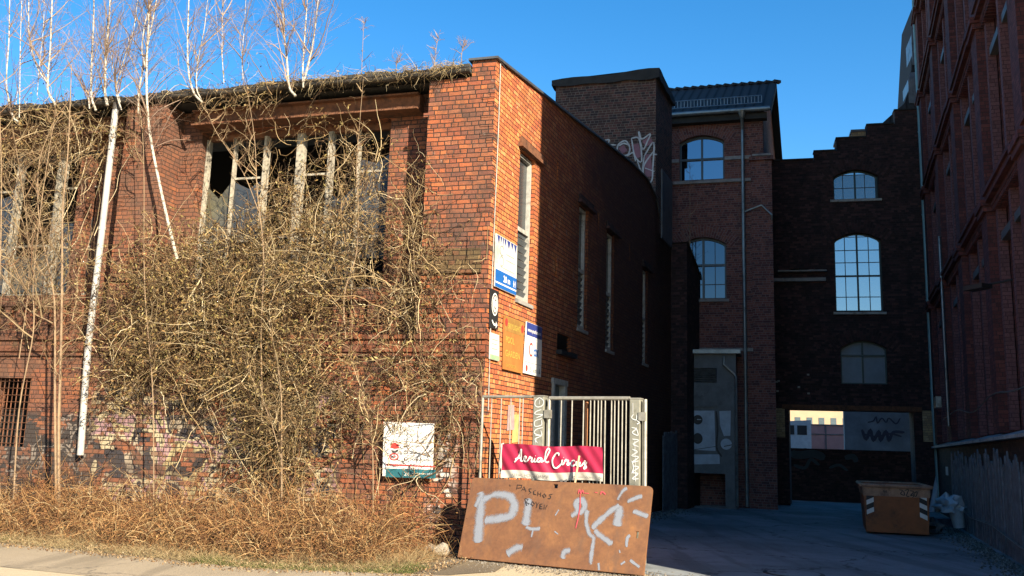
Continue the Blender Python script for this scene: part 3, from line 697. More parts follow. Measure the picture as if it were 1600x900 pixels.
# ============================================================ TOWER
tw = thing('brick_tower', TW.o, 'square dark brick tower with tarred cap rising behind the hall gable', 'building')
mb = MB()
TT = 12.78; tdep = 2.3
P = TW.p; Lp = lambda u, z, o=0: LW.p(u, z, o)
A = Lp(12.2, 0); B_ = Lp(14.5, 0); C_ = TW.p(3.1, 0); D_ = C_+(B_-A)
for (a, b) in ((A, B_), (B_, D_), (D_, C_), (C_, A)):
    l = (b-a).length; z = Vector((0, 0, 1))
    mb.quad([a+z*5, b+z*5, b+z*TT, a+z*TT], [(0, 5), (l, 5), (l, TT), (0, TT)])
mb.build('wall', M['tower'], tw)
mb = MB(); e = .12
n_ = 14; z = Vector((0, 0, 1))
cen = (A+D_)/2
def grow(p, k): d = (p-cen); d.z = 0; return p + d.normalized()*k
cor4 = [grow(q, .14) for q in (C_, A, B_, D_)]
tops = [TT+.12, TT+.24, TT+.1, TT+.08]; 
mb.quad([cor4[i]+z*(TT-.05) for i in range(4)])
for i in range(4):
    j = (i+1) % 4; seg = 10
    for s_ in range(seg):
        t0, t1 = s_/seg, (s_+1)/seg
        p0 = cor4[i].lerp(cor4[j], t0); p1 = cor4[i].lerp(cor4[j], t1); h0 = tops[i]*(1-t0)+tops[j]*t0; h1 = tops[i]*(1-t1)+tops[j]*t1
        j0 = .03*math.sin(t0*9+i) if 0 < s_ else 0; j1 = .03*math.sin(t1*9+i) if s_ < seg-1 else 0
        mb.quad([p0+z*(TT-.05-abs(j0)*2), p1+z*(TT-.05-abs(j1)*2), p1+z*(h1+j1), p0+z*(h0+j0)])
mb.quad([cor4[i]+z*tops[i] for i in range(4)])
mb.build('cap', M['tar'], tw)
mb = MB()
q = TW.p(1.1, TT+.2, -.3); mb.box(q, (.22, .12, .05), 16); mb.box(TW.p(1.5, TT+.19, -.3), (.3, .1, .035), 16)
mb.tube([TW.p(.5, TT+.18, -.4), TW.p(.42, TT+.34, -.4), TW.p(.2, TT+.34, -.4), TW.p(.1, TT+.18, -.4)], .015, 5)
build_parts(mb, 'roof_scrap', M['tar'], tw)
mb = MB(); mb.sbox(LW, 12.9, 14.35, 7.95, 10.1, .003, .05); mb.build('metal_panel', M['greysheet'], tw)
mb = MB()
o_, s_ = (740, 60), 3.75
G = [([(765, 597), (795, 595), (790, 620), (835, 625)], .045), ([(840, 655), (850, 620), (890, 600), (915, 640), (905, 680), (870, 690)], .045), ([(925, 585), (945, 690), (985, 720), (970, 590), (925, 585)], .045),
     ([(970, 545), (985, 590), (1035, 560), (1020, 600), (990, 650), (965, 545)], .045), ([(1000, 690), (1055, 610), (1050, 760), (1045, 830), (1015, 855), (985, 830), (1000, 690)], .045), ([(960, 720), (990, 800), (1000, 740), (1055, 660)], .045), ([(900, 690), (935, 670), (950, 720)], .045), ([(850, 630), (880, 615), (910, 625)], .05),
     ([(1050, 680), (1075, 680)], .08), ([(1005, 760), (1060, 780)], .05)]
for pts, wd in G: ribbon(mb, TW, pxs(TW, pts, *o_, s_), wd, .006, 4, 0)
for pts in ([(945, 620), (965, 700)], [(1000, 620), (1040, 590)], [(1020, 720), (1030, 810)], [(860, 660), (890, 640)], [(1005, 700), (1040, 700)]): ribbon(mb, TW, pxs(TW, pts, *o_, s_), .22, .004, 0, 1, taper=False)
mb.build('graffiti', [plain('aged_white_tag', (.36, .36, .35), .7, 0, .35, 12, 0), M['graf_pink']], tw)

# ============================================================ OUTBUILDING on the gable wall
ob_ = thing('brick_outbuilding', LW.p(15, 0), 'dark sooty brick lean-to beyond the tower against the alley wall', 'building')
mb = MB(); mb.sheet(LW, [(14.4, -.1), (16.6, -.1), (16.6, 7.35), (16.0, 7.65), (14.4, 8.1)], [], .50, .8)
mb.build('wall', M['sooty'], ob_)
mb = MB(); 
for (a, za), (b, zb) in (((14.35, 8.13), (16.0, 7.68)), ((16.0, 7.68), (16.65, 7.38))):
    mb.quad([LW.p(a, za, .56), LW.p(b, zb, .56), LW.p(b, zb, -.4), LW.p(a, za, -.4)]); mb.quad([LW.p(a, za-.05, .56), LW.p(b, zb-.05, .56), LW.p(b, zb, .56), LW.p(a, za, .56)])
mb.build('roof', M['tar'], ob_)

# ============================================================ arched openings
def arch_loop(u0, u1, z0, z1, rise, n=14):
    if u0 > u1: u0, u1 = u1, u0
    um, hw = (u0+u1)/2, (u1-u0)/2
    return [(u0, z0), (u1, z0)]+[(u0+(u1-u0)*i/n, z1-rise*(((u0+(u1-u0)*i/n)-um)/hw)**2) for i in range(n, -1, -1)]
def arch_ring(mb, W, u0, u1, z1, rise, h=.34, off=.012, ext=.18):
    if u0 > u1: u0, u1 = u1, u0
    um, hw = (u0+u1)/2, (u1-u0)/2; n = 22; L = 0; prev = None
    pts = []
    for i in range(n+1):
        u = (u0-ext)+(u1-u0+2*ext)*i/n; z = z1-rise*((u-um)/hw)**2; sl = -2*rise*(u-um)/hw**2
        nl = math.hypot(1, sl); nx, nz = -sl/nl, 1/nl
        if prev: L += math.hypot(u-prev[0], z-prev[1])
        prev = (u, z); pts.append((u, z+.01, u+nx*h, z+nz*h, L))
    for a, b in zip(pts, pts[1:]):
        mb.quad([W.p(a[0], a[1], off), W.p(b[0], b[1], off), W.p(b[2], b[3], off), W.p(a[2], a[3], off)], [(0, a[4]), (0, b[4]), (h, b[4]), (h, a[4])])
        mb.quad([W.p(a[2], a[3], off), W.p(b[2], b[3], off), W.p(b[2], b[3], off-.05), W.p(a[2], a[3], off-.05)])
        mb.quad([W.p(a[0], a[1], off), W.p(b[0], b[1], off), W.p(b[0], b[1], off-.05), W.p(a[0], a[1], off-.05)])

# ============================================================ FACTORY WING (B)
fb = thing('factory_wing', BW.o, 'three storey brick factory wing with slate roof, arched windows and tall downpipe', 'building')
w1 = (.91, 2.41, 10.78, 12.35, .22); w2 = (.88, 2.38, 6.68, 8.78, .25)
mb = MB()
mb.sheet(BW, [(-.35, -.1), (4.6, -.1), (4.6, 13.0), (-.35, 13.0)], [arch_loop(*w1), arch_loop(*w2)], 0, .3, hole_depth=.25)
# side gable towards the gateway wall
rd = 3.3; rzr = 15.3
mb.sheet(BS, [(.3, -.1), (2*rd, -.1), (2*rd, 12.6), (rd, rzr), (0.3, 13.0)], [], 0, .25)
mb.build('wall', M['factory'], fb)
mb = MB(); mb.sbox(BW, -.62, .05, -.1, 11.3, -.5, .16); mb.sbox(BW, -.68, .1, 11.3, 11.42, -.5, .24)
mb.build('corner_buttress', M['factory'], fb)
mb = MB(); mb.sbox(BW, .05, .9, 11.42, 11.54, 0, .05); mb.sbox(BW, 2.42, 4.6, 11.42, 11.54, 0, .05); mb.sbox(BW, -.6, .0, 11.43, 11.5, .16, .27)
mb.sbox(BW, .06, 4.6, 10.64, 10.74, 0, .07); mb.sbox(BW, .06, 4.6, 4.95, 5.05, .0, .05)
build_parts(mb, 'belt_course', M['concrete'], fb)
mb = MB()
for (a, b, c, d, r) in (w1, w2): arch_ring(mb, BW, a, b, d, r, .42)
build_parts(mb, 'window_arch', M['factory'], fb)
mb = MB(); mb.sbox(BW, .8, 2.46, 6.58, 6.66, 0, .09); build_parts(mb, 'window_sill', M['concrete'], fb)
frame_grid(BW, *w1[:4], -.22, [1.66], [11.55], fb, M['frameblue'], M['skyglass'], .055, .06, arch=w1[4])
frame_grid(BW, *w2[:4], -.22, [1.63], [7.85], fb, M['frameblue'], glass('shaded_window_glass', (.07, .09, .11), .03, 1, .01), .06, .06, arch=w2[4], bars=([1.25, 2.0], [7.2]))  # darker copy of the glass, dim building reflection put into its tint
# roof
mb = MB()
e0, e1 = BW.p(-.62, 12.95, .35), BW.p(4.8, 12.95, .35)
back = BS.d*rd; r0 = BW.p(-.62, rzr+.1, 0)+back; r1 = BW.p(4.8, rzr+.1, 0)+back
sl_ = (r0-e0).length
mb.quad([e0, e1, r1, r0], [(0, 0), (5.4, 0), (5.4, sl_), (0, sl_)])
b0 = BW.p(-.62, 12.6, 0)+BS.d*2*rd; b1 = BW.p(4.8, 12.6, 0)+BS.d*2*rd
mb.quad([r0, r1, b1, b0], [(0, 0), (5.4, 0), (5.4, 4), (0, 4)])
for (a, b) in ((e0, r0), (r0, b0)): mb.quad([a, b, b-Vector((0, 0, .22)), a-Vector((0, 0, .22))], [(0, 0)]*4)
for k in range(18):
    q = r0.lerp(r1, k/18); mb.box(q+Vector((0, 0, .03)), (.14, .08, .05), 16)
mb.build('roof', M['slate'], fb)
mb = MB()
sg = [e0.lerp(r0, .17)+Vector((0, 0, .12)), e1.lerp(r1, .17)+Vector((0, 0, .12))]
for dz in (0, .26): mb.tube([sg[0].lerp(sg[1], .06)+Vector((0, 0, dz)), sg[1]+Vector((0, 0, dz))], .018, 5)
for k in range(46): q = sg[0].lerp(sg[1], .06+.94*k/45); mb.tube([q, q+Vector((0, 0, .26))], .014, 4)
mb.build('snow_guard', M['zinc'], fb)
mb = MB(); mb.tube([BW.p(-.6, 13.0, .42), BW.p(4.8, 13.0, .42)], .085, 10); mb.build('gutter', M['zinc'], fb)
mb = MB(); mb.sbox(BW, -.5, 4.6, 12.72, 12.92, 0, .3); mb.build('eaves_board', M['tar'], fb)
mb = MB()
mb.tube([BW.p(.3, 12.98, .42), BW.p(.3, 12.75, .38)], [.14, .07], 10)
mb.tube([BW.p(.3, 12.75, .38), BW.p(.3, 12.4, .14), BW.p(.3, 0.05, .14)], .055, 10)
for z_ in (11, 8.6, 6.2, 3.8, 1.4): mb.tube([BW.p(.3, z_, .14), BW.p(.3, z_+.05, .14)], .066, 10)
mb.build('downpipe', M['zinc'], fb)
mb = MB(); mb.tube([BW.p(.3, 9.55, .14), BW.p(-.28, 9.75, .2), BW.p(-.6, 9.4, .22), BW.p(-.6, 9.2, .1)], .035, 8); mb.build('branch_pipe', M['zinc'], fb)

# service shed before the wing
SH = Plane(BW.p(0, 0, 1.0), BW.d, BW.n)
sh = thing('service_shed', SH.o, 'grey sheet clad shed with louvre and graffiti below the factory wing', 'shed')
s0 = SH.uv(1150, 600)[0]; 
ztop = SH.uv(1120, 553)[1]
mb = MB(); mb.sheet(SH, [(s0, 0), (s0+2.6, 0), (s0+2.6, ztop), (s0, ztop)], [[(s0+.35, 0.05), (s0+1.5, .05), (s0+1.5, 1.05), (s0+.35, 1.05)]], 0, .95, hole_depth=.3); mb.build('wall', M['greysheet'], sh)
mb = MB(); mb.sbox(SH, s0-.15, s0+2.7, ztop, ztop+.12, -.95, .2); mb.build('roof', M['zinc'], sh)
mb = MB(); lv = [SH.uv(1086, 574), SH.uv(1120, 598)]
for k in range(7): z0_ = lv[1][1]+k*(lv[0][1]-lv[1][1])/7; mb.quad([SH.p(lv[1][0], z0_, .01), SH.p(lv[1][0]+1.6, z0_, .01), SH.p(lv[1][0]+1.6, z0_+.05, .06), SH.p(lv[1][0], z0_+.05, .06)])
mb.build('louvre', M['zinc'], sh)
mb = MB(); mb.sbox(SH, *[SH.uv(1121, 605)[0], SH.uv(1121, 605)[0]+1.7], SH.uv(1121, 636)[1], SH.uv(1121, 607)[1], .003, .04); mb.build('hatch', M['greysheet'], sh)
mb = MB(); q0 = SH.uv(1131, 562); mb.tube([SH.p(q0[0], q0[1]+.1, .12), SH.p(q0[0], q0[1]-.15, .12), SH.p(*SH.uv(1148, 585), .1), SH.p(s0, SH.uv(1150, 590)[1], .1), SH.p(s0, .1, .1)], .045, 8); mb.build('downpipe', M['zinc'], sh)
mb = MB(); 
sz = lambda pts: pxs(SH, pts, 1060, 500, 2.81)
poly(mb, SH, sz([(66, 398), (158, 398), (163, 575), (66, 570)]), .006, 0)
poly(mb, SH, sz([(180, 400), (230, 398), (228, 508), (200, 510), (182, 460)]), .006, 0)
c = SH.uv(1060+210/2.81, 500+545/2.81); disc(mb, SH, c, .17, .17, .006)
poly(mb, SH, sz([(66, 590), (180, 590), (182, 632), (66, 634)]), .006, 0)
mb.mi = [0]*len(mb.mi)
c = SH.uv(1060+85/2.81, 500+438/2.81); disc(mb, SH, c, .15, .15, .011, 1)
c = SH.uv(1060+85/2.81, 500+520/2.81); disc(mb, SH, c, .15, .17, .011, 1)
ribbon(mb, SH, sz([(82, 437), (100, 437)]), .05, .014, 0, 0); ribbon(mb, SH, sz([(66, 570), (165, 555)]), .03, .014, 0, 1)
ribbon(mb, SH, sz([(200, 555), (235, 548)]), .05, .014, 0, 1)
ribbon(mb, SH, sz([(166, 400), (172, 480), (168, 560), (190, 600)]), .06, .014, 4, 1)
mb.build('graffiti', [plain('graffiti_pale_blue', (.3, .36, .42), .6, 0, .2, 4, 0), M['black']], sh)

# ============================================================ GATEWAY WALL (C)
gw = thing('gateway_building', CW.o, 'sooty dark brick building with stepped parapet, arched windows and wide passage', 'building')
cw1 = (-3.30, -1.80, 10.7, 11.77, .25); cw2 = (-3.32, -1.76, 6.68, 9.47, .27); cw3 = (-3.37, -1.87, 4.16, 5.65, .27)
gopen = (-4.12, -.11, -.1, 3.24)
out = [(.4, -.1), (gopen[1], -.1), (gopen[1], gopen[3]), (gopen[0], gopen[3]), (gopen[0], -.1), (-5.3, -.1), (-5.3, 13.89), (-3.94, 13.89), (-3.94, 13.40), (-3.0, 13.40), (-3.0, 12.95), (-1.95, 12.95), (-1.95, 12.5), (-1.18, 12.5), (-1.18, 12.21), (.4, 12.21)]
mb = MB(); mb.sheet(CW, out, [arch_loop(*cw1), arch_loop(*cw2), arch_loop(*cw3)], 0, .34, hole_depth=.3)
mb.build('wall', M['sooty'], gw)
mb = MB()
for (a, b, z_) in ((-5.3, -3.92, 13.89), (-3.92, -2.98, 13.4), (-2.98, -1.93, 12.95), (-1.93, -1.16, 12.5), (-1.16, .4, 12.21)):
    mb.sbox(CW, a+.01, b, z_+.002, z_+.05, -.38, .04)
mb.build('coping', M['tar'], gw)
mb = MB()
for (a, b, c, d, r) in (cw1, cw2, cw3): arch_ring(mb, CW, a, b, d, r, .45)
build_parts(mb, 'window_arch', M['sooty'], gw)
frame_grid(CW, *cw1[:4], -.24, [-2.55], [], gw, M['framegreen'], M['clearglass'], .05, .06, arch=cw1[4])
frame_grid(CW, -3.32, -1.78, 10.6, 11.8, -.75, [-2.95, -2.62, -2.2], [11.3], gw, M['framegreen'], M['clearglass'], .02, .03)
frame_grid(CW, *cw2[:4], -.24, [-2.54], [7.95], gw, M['framegreen'], M['clearglass'], .05, .06, arch=cw2[4])
frame_grid(CW, -3.45, -1.7, 6.7, 9.5, -.8, [-3.0, -2.2], [7.3, 8.55, 9.0], gw, M['framegreen'], None, .022, .03)
frame_grid(CW, *cw3[:4], -.24, [-2.6], [5.15], gw, M['framegreen'], plain('blinded_glass', (.17, .21, .24), .15, 0, .15, 1.5, .02), .05, .06, arch=cw3[4])
mb = MB(); mb.sbox(CW, -3.4, -1.68, 6.56, 6.64, 0, .08); mb.sbox(CW, -3.4, -1.68, 10.6, 10.68, 0, .05); build_parts(mb, 'window_sill', M['framewhite'], gw)
mb = MB(); l0, l1 = CW.uv(1204, 433), CW.uv(1290, 437); mb.sbox(CW, l1[0], l0[0], l1[1]-.06, l1[1]+.06, 0, .12); q_ = CW.uv(1291, 424); mb.sbox(CW, q_[0], l0[0]-.25, q_[1]-.02, q_[1]+.03, 0, .2); build_parts(mb, 'ledge', M['concrete'], gw)
mb = MB(); q_ = CW.uv(1233, 424); q2 = CW.uv(1262, 401); mb.sbox(CW, q2[0], q_[0], q_[1]+.04, q2[1], 0, .25); mb.build('vent_box', M['sooty'], gw)
mb = MB(); mb.sbox(CW, -4.4, .1, 3.26, 3.42, -.2, .05); build_parts(mb, 'lintel_beam', M['rust'], gw)
mb = MB(); a_, b_ = CW.uv(1206, 683), CW.uv(1226, 638); mb.sbox(CW, b_[0], a_[0], a_[1], b_[1], -.2, .04); a_, b_ = CW.uv(1443, 690), CW.uv(1457, 642); mb.sbox(CW, b_[0], a_[0], a_[1], b_[1], -.2, .04)
build_parts(mb, 'passage_pier', M['yellowbrick'], gw)
mb = MB(); pu = -4.72
mb.tube([CW.p(pu, 20.5, .12), CW.p(pu, 13.8, .12), CW.p(pu, 3.4, .12), CW.p(pu-.05, .1, .12)], .055, 10)
for z_ in (16, 13, 10, 7, 4): mb.tube([CW.p(pu, z_, .12), CW.p(pu, z_+.05, .12)], .066, 10)
mb.build('downpipe', plain('blue_green_pipe', (.14, .26, .28), .5, .2, .15, 4, .1), gw)
# tunnel sides, body and ceiling
mb = MB(); ad = RW.d*1.4
for u in (gopen[1]+.005, gopen[0]-.005):
    a, b = CW.p(u, 0, -.33), CW.p(u, 3.3, -.33); mb.quad([a, a+ad, b+ad, b], [(0, 0), (1.4, 0), (1.4, 3.3), (0, 3.3)])
a, b = CW.p(gopen[1], 3.3, -.33), CW.p(gopen[0], 3.3, -.33); mb.quad([a, b, b+ad, a+ad], [(0, 0), (4, 0), (4, 1.4), (0, 1.4)])
mb.build('passage_wall', M['sooty'], gw)
mb = MB(); 
for k in range(7): q_ = (CW.uv(1205+random.random()*60, 560+random.random()*55)); mb.sbox(CW, q_[0]-.04, q_[0]+.04, q_[1]-.03, q_[1]+.03, 0, .02)
build_parts(mb, 'bare_patch', M['concrete'], gw)
# small chimneys and rooftop pieces behind the parapet
def chim(name, px0, px1, ptop, pbot, off, mat, label, cat):
    a, b = CW.uv(px0, ptop, off), CW.uv(px1, pbot, off); W2 = Plane(CW.o+CW.n*off, CW.d, CW.n)
    t = thing(name, W2.p((a[0]+b[0])/2, b[1]-.5), label, cat)
    mb = MB(); mb.sbox(W2, b[0], a[0], b[1]-.5, a[1]-.08, -.55, 0); mb.build('shaft', mat, t)
    mb = MB(); mb.sbox(W2, b[0]-.04, a[0]+.04, a[1]-.08, a[1], -.59, .04); mb.build('cap', M['coping'], t)
chim('chimney', 1331, 1357, 203, 215, -.36, M['yellowbrick'], 'small sunlit yellow brick chimney behind the stepped parapet', 'chimney')
chim('chimney', 1306, 1320, 219, 236, -.36, M['sooty'], 'dark brick chimney stub at the middle parapet step', 'chimney')

# ============================================================ RED BRICK MILL (R)
ml = thing('red_brick_mill', RW.o, 'tall dark red brick mill with deep pilasters and string courses on the right', 'building')
RZ = 23.0; U0, U1 = -9.3, 15.75
pil = [2.0+4.2*k for k in range(-4, 4)]
fl = [(2.35, 5.88), (7.15, 9.7), (11.05, 13.1), (14.5, 16.6), (17.3, 19.3), (20.1, 21.9)]
mb = MB()
holes = []
for pc in pil:
    for z0, z1 in fl:
        for (a, b) in ((pc+.75, pc+1.85), (pc+2.35, pc+3.45)):
            if a > U0+.2 and b < U1-.1: holes.append([(a, z0), (b, z0), (b, z1), (a, z1)])
outl = [(U0, -.1), (U1, -.1), (U1, RZ), (U0, RZ)]
mb.sheet(RW, outl, holes, -.3, .34, hole_depth=.32, back=False)
mb.quad([RW.p(U0, 0, -.3), RW.p(U0, 0, -26), RW.p(U0, RZ, -26), RW.p(U0, RZ, -.3)], [(0, 0), (12.7, 0), (12.7, RZ), (0, RZ)])  # unseen body depth stretched to shade the walls beyond the passage
mb.quad([RW.p(U1, 0, -.3), RW.p(U1, 0, -26), RW.p(U1, RZ, -26), RW.p(U1, RZ, -.3)], [(0, 0), (12.7, 0), (12.7, RZ), (0, RZ)])
mb.quad([RW.p(U0, 0, -26), RW.p(U1, 0, -26), RW.p(U1, RZ, -26), RW.p(U0, RZ, -26)], [(0, 0), (31, 0), (31, RZ), (0, RZ)])
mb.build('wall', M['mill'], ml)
for pc in pil:
    if pc-.47 < U0: continue
    mb = MB(); mb.sbox(RW, pc-.36, pc+.36, 2.2, RZ-.4, -.3, .02); mb.build('pilaster', M['mill'], ml)
    for z_ in (6.55, 10.45, 13.85, 16.9, 19.6): mb = MB(); mb.sbox(RW, pc-.42, pc+.42, z_, z_+.12, -.28, .09); mb.sbox(RW, pc-.46, pc+.46, z_+.12, z_+.24, -.28, .13); mb.build('capital', M['mill'], ml)
mb = MB()
for pc in pil:
    for q_ in (pc+.62, pc+2.1, pc+3.58):
        if q_+.2 < U1 and q_-.2 > U0: mb.sbox(RW, q_-.1, q_+.1, 2.25, RZ-.5, -.28, -.12)
build_parts(mb, 'mullion_pier', M['millfin'], ml)
for z_ in (6.62, 10.52, 13.92, 16.95, 19.65):
    mb = MB()
    for pc in pil:
        a, b = pc+.47, min(pc+4.2-.47, U1)
        if b > a and a > U0: 
            mb.sbox(RW, a, b, z_, z_+.1, -.28, -.05); mb.sbox(RW, a, b, z_+.1, z_+.22, -.28, .05); mb.sbox(RW, a, b, z_+.22, z_+.3, -.28, .10)
            for k in range(int((b-a)/.14)): mb.sbox(RW, a+.03+k*.14, a+.1+k*.14, z_-.1, z_, -.28, -.06)
    mb.build('string_course', M['mill'], ml)
mb = MB()
for pc in pil:
    for z0, z1 in fl[:3]:
        for (a, b) in ((pc+.72, pc+2.0), (pc+2.2, pc+3.48)):
            if a > U0+.2 and b < U1-.1: mb.sbox(RW, a, b, z1, z1+.16, -.34, -.16)
build_parts(mb, 'lintel', M['greysheet'], ml)
for pc in pil:
    for z0, z1 in fl:
        for (a, b) in ((pc+.75, pc+1.85), (pc+2.35, pc+3.45)):
            if a > -6 and b < U1-.1: frame_grid(RW, a+.01, b-.01, z0+.01, z1-.01, -.60, [(a+b)/2], [z0+(z1-z0)*.66], ml, M['frameblue'], M['millglass'], .05, .05)
mb = MB(); mb.sbox(RW, U0, U1, -.1, 2.05, -.28, -.05); mb.build('plinth', M['sooty'], ml)
mb = MB(); mb.sbox(RW, U0, U1-.3, 2.06, 2.12, -.28, .1); 
P = RW.p
mb.quad([P(U0, 2.12, .1), P(U1-.3, 2.12, .1), P(U1-.3, 2.24, -.28), P(U0, 2.24, -.28)]); mb.build('plinth_ledge', plain('pale_stone_ledge', (.28, .32, .35), .8, 0, .3, 4, .4, (.08, .09, .1)), ml)
mb = MB(); mb.sbox(RW, U0, U1, RZ-.4, RZ, -.3, .2); mb.quad([P(U0, RZ, .2), P(U1, RZ, .2), P(U1, RZ, -26), P(U0, RZ, -26)]); mb.build('roof', M['slate'], ml)
mb = MB(); cb = [(11.6, 2.85), (8, 2.95), (5, 2.75), (2, 2.95), (-1, 2.85), (-5, 3.0)]
mb.tube([RW.p(a, z_+.0, .06) for a, z_ in smooth(cb, 6)], .014, 5); mb.build('cable', M['greysheet'], ml)
mb = MB(); q_ = RW.uv(1478, 480); mb.tube([RW.p(q_[0], 8.0, .08), RW.p(q_[0], 2.6, .08)], .035, 8); mb.build('conduit', M['zinc'], ml)
mb = MB(); q_ = RW.uv(1477, 628); mb.sbox(RW, q_[0], q_[0]+.6, q_[1]-.16, q_[1]+.16, .1, .25); mb.build('junction_box', M['zinc'], ml)
mb = MB(); a_ = RW.p(*RW.uv(1582, 437), 0); mb.tube([a_, a_+RW.n*.5+Vector((0, 0, -.1))], .02, 6); mb.box(a_+RW.n*.55+Vector((0, 0, -.12)), (.12, .2, .04), 20); mb.build('wall_lamp', M['black'], ml)

# roof dormers of a house behind the mill
dm = thing('dormer_roof', CW.p(-4.6, 13.5, -3), 'pale slate dormers climbing the roof edge beside the mill corner', 'roof')
mb = MB()
DW = Plane(CW.o+CW.n*-2.5, CW.d, CW.n)
for (x0, x1, y0, y1) in ((1418, 1440, 105, 160), (1423, 1440, 36, 100)):
    a, b = DW.uv(x0, y0), DW.uv(x1, y1)
    W3 = DW
    mb.sbox(W3, b[0], a[0], b[1], a[1]-.5, -1.2, 0)
    mb.quad([W3.p(a[0], a[1]-.5, 0), W3.p(b[0], a[1]-.5, 0), W3.p((a[0]+b[0])/2, a[1]+.1, -.1)])
mb.build('dormer', M['zinc'], dm)
mb = MB(); pr = [DW.uv(1375, 195), DW.uv(1414, 160), DW.uv(1423, 130), DW.uv(1430, 0), DW.uv(1450, 0), DW.uv(1450, 200)]
mb.sheet(DW, pr, [], -.05, 3); mb.build('slope', M['slate'], dm)

# ============================================================ BEYOND THE PASSAGE
def WP(px, py, dist, deg=-76):
    """vertical plane, facing us, through the view ray of a point at a given distance"""
    r = ray(px, py); r = r/r.y; t = math.radians(deg)
    return Plane((r.x*dist, dist, 0), (math.sin(t), math.cos(t), 0), (0, -1, 0))
W1 = WP(1320, 690, 60); t = thing('graffiti_wall', W1.p(0, 0), 'bluish rendered wall sprayed with tags, seen through the passage', 'wall')
u0 = W1.uv(1320, 690)[0]
W1 = WP(1370, 690, 42); t.location = W1.p(0, 0); uL = W1.uv(1320, 690)[0]; uR = W1.uv(1440, 690)[0]
mb = MB(); mb.sheet(W1, [(uR-3, 0), (uL, 0), (uL, 6), (uR-3, 6)], [], 0, .4); mb.build('wall', plain('blue_grey_render', (.11, .14, .17), .8, 0, .35, .8, .2, (.07, .09, .11)), t)
mb = MB(); ss = lambda pts: pxs(W1, pts, 1200, 620, 4.5)
for pts, wd in (([(700, 180), (740, 170), (760, 140), (770, 185), (800, 150), (830, 180), (850, 150), (900, 190), (930, 150)], .06), ([(660, 230), (690, 300), (720, 230), (740, 310), (780, 240), (790, 310), (830, 240), (850, 310), (880, 250), (960, 250)], .13), ([(660, 260), (760, 280), (860, 260), (940, 280)], .08)):
    ribbon(mb, W1, ss(pts), wd, .01, 4, 0)
mb.build('graffiti', plain('dark_blue_tag', (.03, .04, .08), .7, 0, .2, 3, 0), t)
W2 = WP(1290, 700, 52); t = thing('site_container', W2.p(0, 0), 'dusty pink site container standing beyond the passage', 'container')
uL, uR = W2.uv(1252, 690)[0], W2.uv(1330, 690)[0]; zt = W2.uv(1290, 663)[1]
mb = MB(); mb.sbox(W2, uR, uL, 2.0, zt, -2.5, 0); mb.build('body', plain('dusty_pink', (.30, .17, .17), .7, 0, .15, 2, .1), t)
mb = MB()
for f in (0, .5, 1): mb.sbox(W2, uR+(uL-uR)*f-.03, uR+(uL-uR)*f+.03, 2.0, zt, 0, .03)
for z_ in (zt-.05, (zt+2)/2+.2, 2.05): mb.sbox(W2, uR, uL, z_-.03, z_+.03, .001, .035)
mb.build('frame', M['greysheet'], t)
W3 = WP(1280, 650, 100, -80); t = thing('apartment_house', W3.p(0, 0), 'sunlit cream apartment house far beyond the passage', 'building')
uL, uR = W3.uv(1215, 690)[0], W3.uv(1322, 690)[0]
mb = MB(); mb.sbox(W3, uR, uL, 0, 9, -8, 0); mb.build('wall', plain('cream_render', (.7, .52, .33), .8, 0, .1, 1, 0), t)
for i in range(6):
    for j in range(3):
        uu = uL-.9-i*1.25; zz = 2.2+j*2.4
        mb = MB(); mb.sbox(W3, uu-.3, uu+.3, zz, zz+1.4, .002, .03); mb.build('window', M['frameblue'], t)
W4 = WP(1275, 730, 35.6); t = thing('low_yard_wall', W4.p(0, 0), 'low dark graffitied brick wall just past the passage', 'wall')
uL, uR = W4.uv(1200, 730)[0], W4.uv(1335, 730)[0]; zt = W4.uv(1270, 701)[1]
mb = MB(); mb.sbox(W4, uR-6, uL, -.1, zt, -.3, 0); mb.build('wall', M['sooty'], t)
mb = MB(); s4 = lambda pts: pxs(W4, pts, 1200, 620, 4.5)
for pts, wd in (([(160, 400), (230, 410), (320, 400), (400, 430)], .3), ([(180, 480), (260, 500), (300, 440), (360, 480)], .12), ([(540, 430), (600, 420), (620, 460)], .2), ([(430, 500), (500, 480), (560, 520)], .1)): ribbon(mb, W4, s4(pts), wd, .01, 4)
mb.build('graffiti', plain('faded_blue_tag', (.05, .08, .1), .7, 0, .2, 3, 0), t)
W5 = WP(1242, 680, 50); t = thing('parked_van', W5.p(0, 0), 'small pale van parked left of the pink container beyond the passage', 'van')
uc = W5.uv(1243, 690)[0]
mb = MB(); prof = [(-1.1, .0), (1.0, 0), (1.05, 1.2), (.7, 1.9), (-1.1, 2.0)]
mb.sheet(Plane(W5.p(uc, 1.85), W5.d, W5.n), [(a*.75, b*.9) for a, b in prof], [], 0, 1.6); mb.build('body', M['plasticwhite'], t)
mb = MB(); W5b = Plane(W5.p(uc, 1.85), W5.d, W5.n); mb.sbox(W5b, -.6, -.1, 1.0, 1.5, .002, .02); mb.sbox(W5b, .05, .5, 1.0, 1.5, .002, .02); mb.build('window', M['black'], t)
mb = MB()
for uu in (-.5, .45): mb.tube([W5b.p(uu, .02, .03), W5b.p(uu, .02, -.12)], .28, 14)
build_parts(mb, 'wheel', M['black'], t)
mb = MB(); mb.sbox(W5, uc-8, uc+6, 0, 1.6, -14, 1.5); o = mb.build('raised_ground', M['verge']); o['kind'] = 'structure'; o['label'] = 'raised yard level behind the low wall'

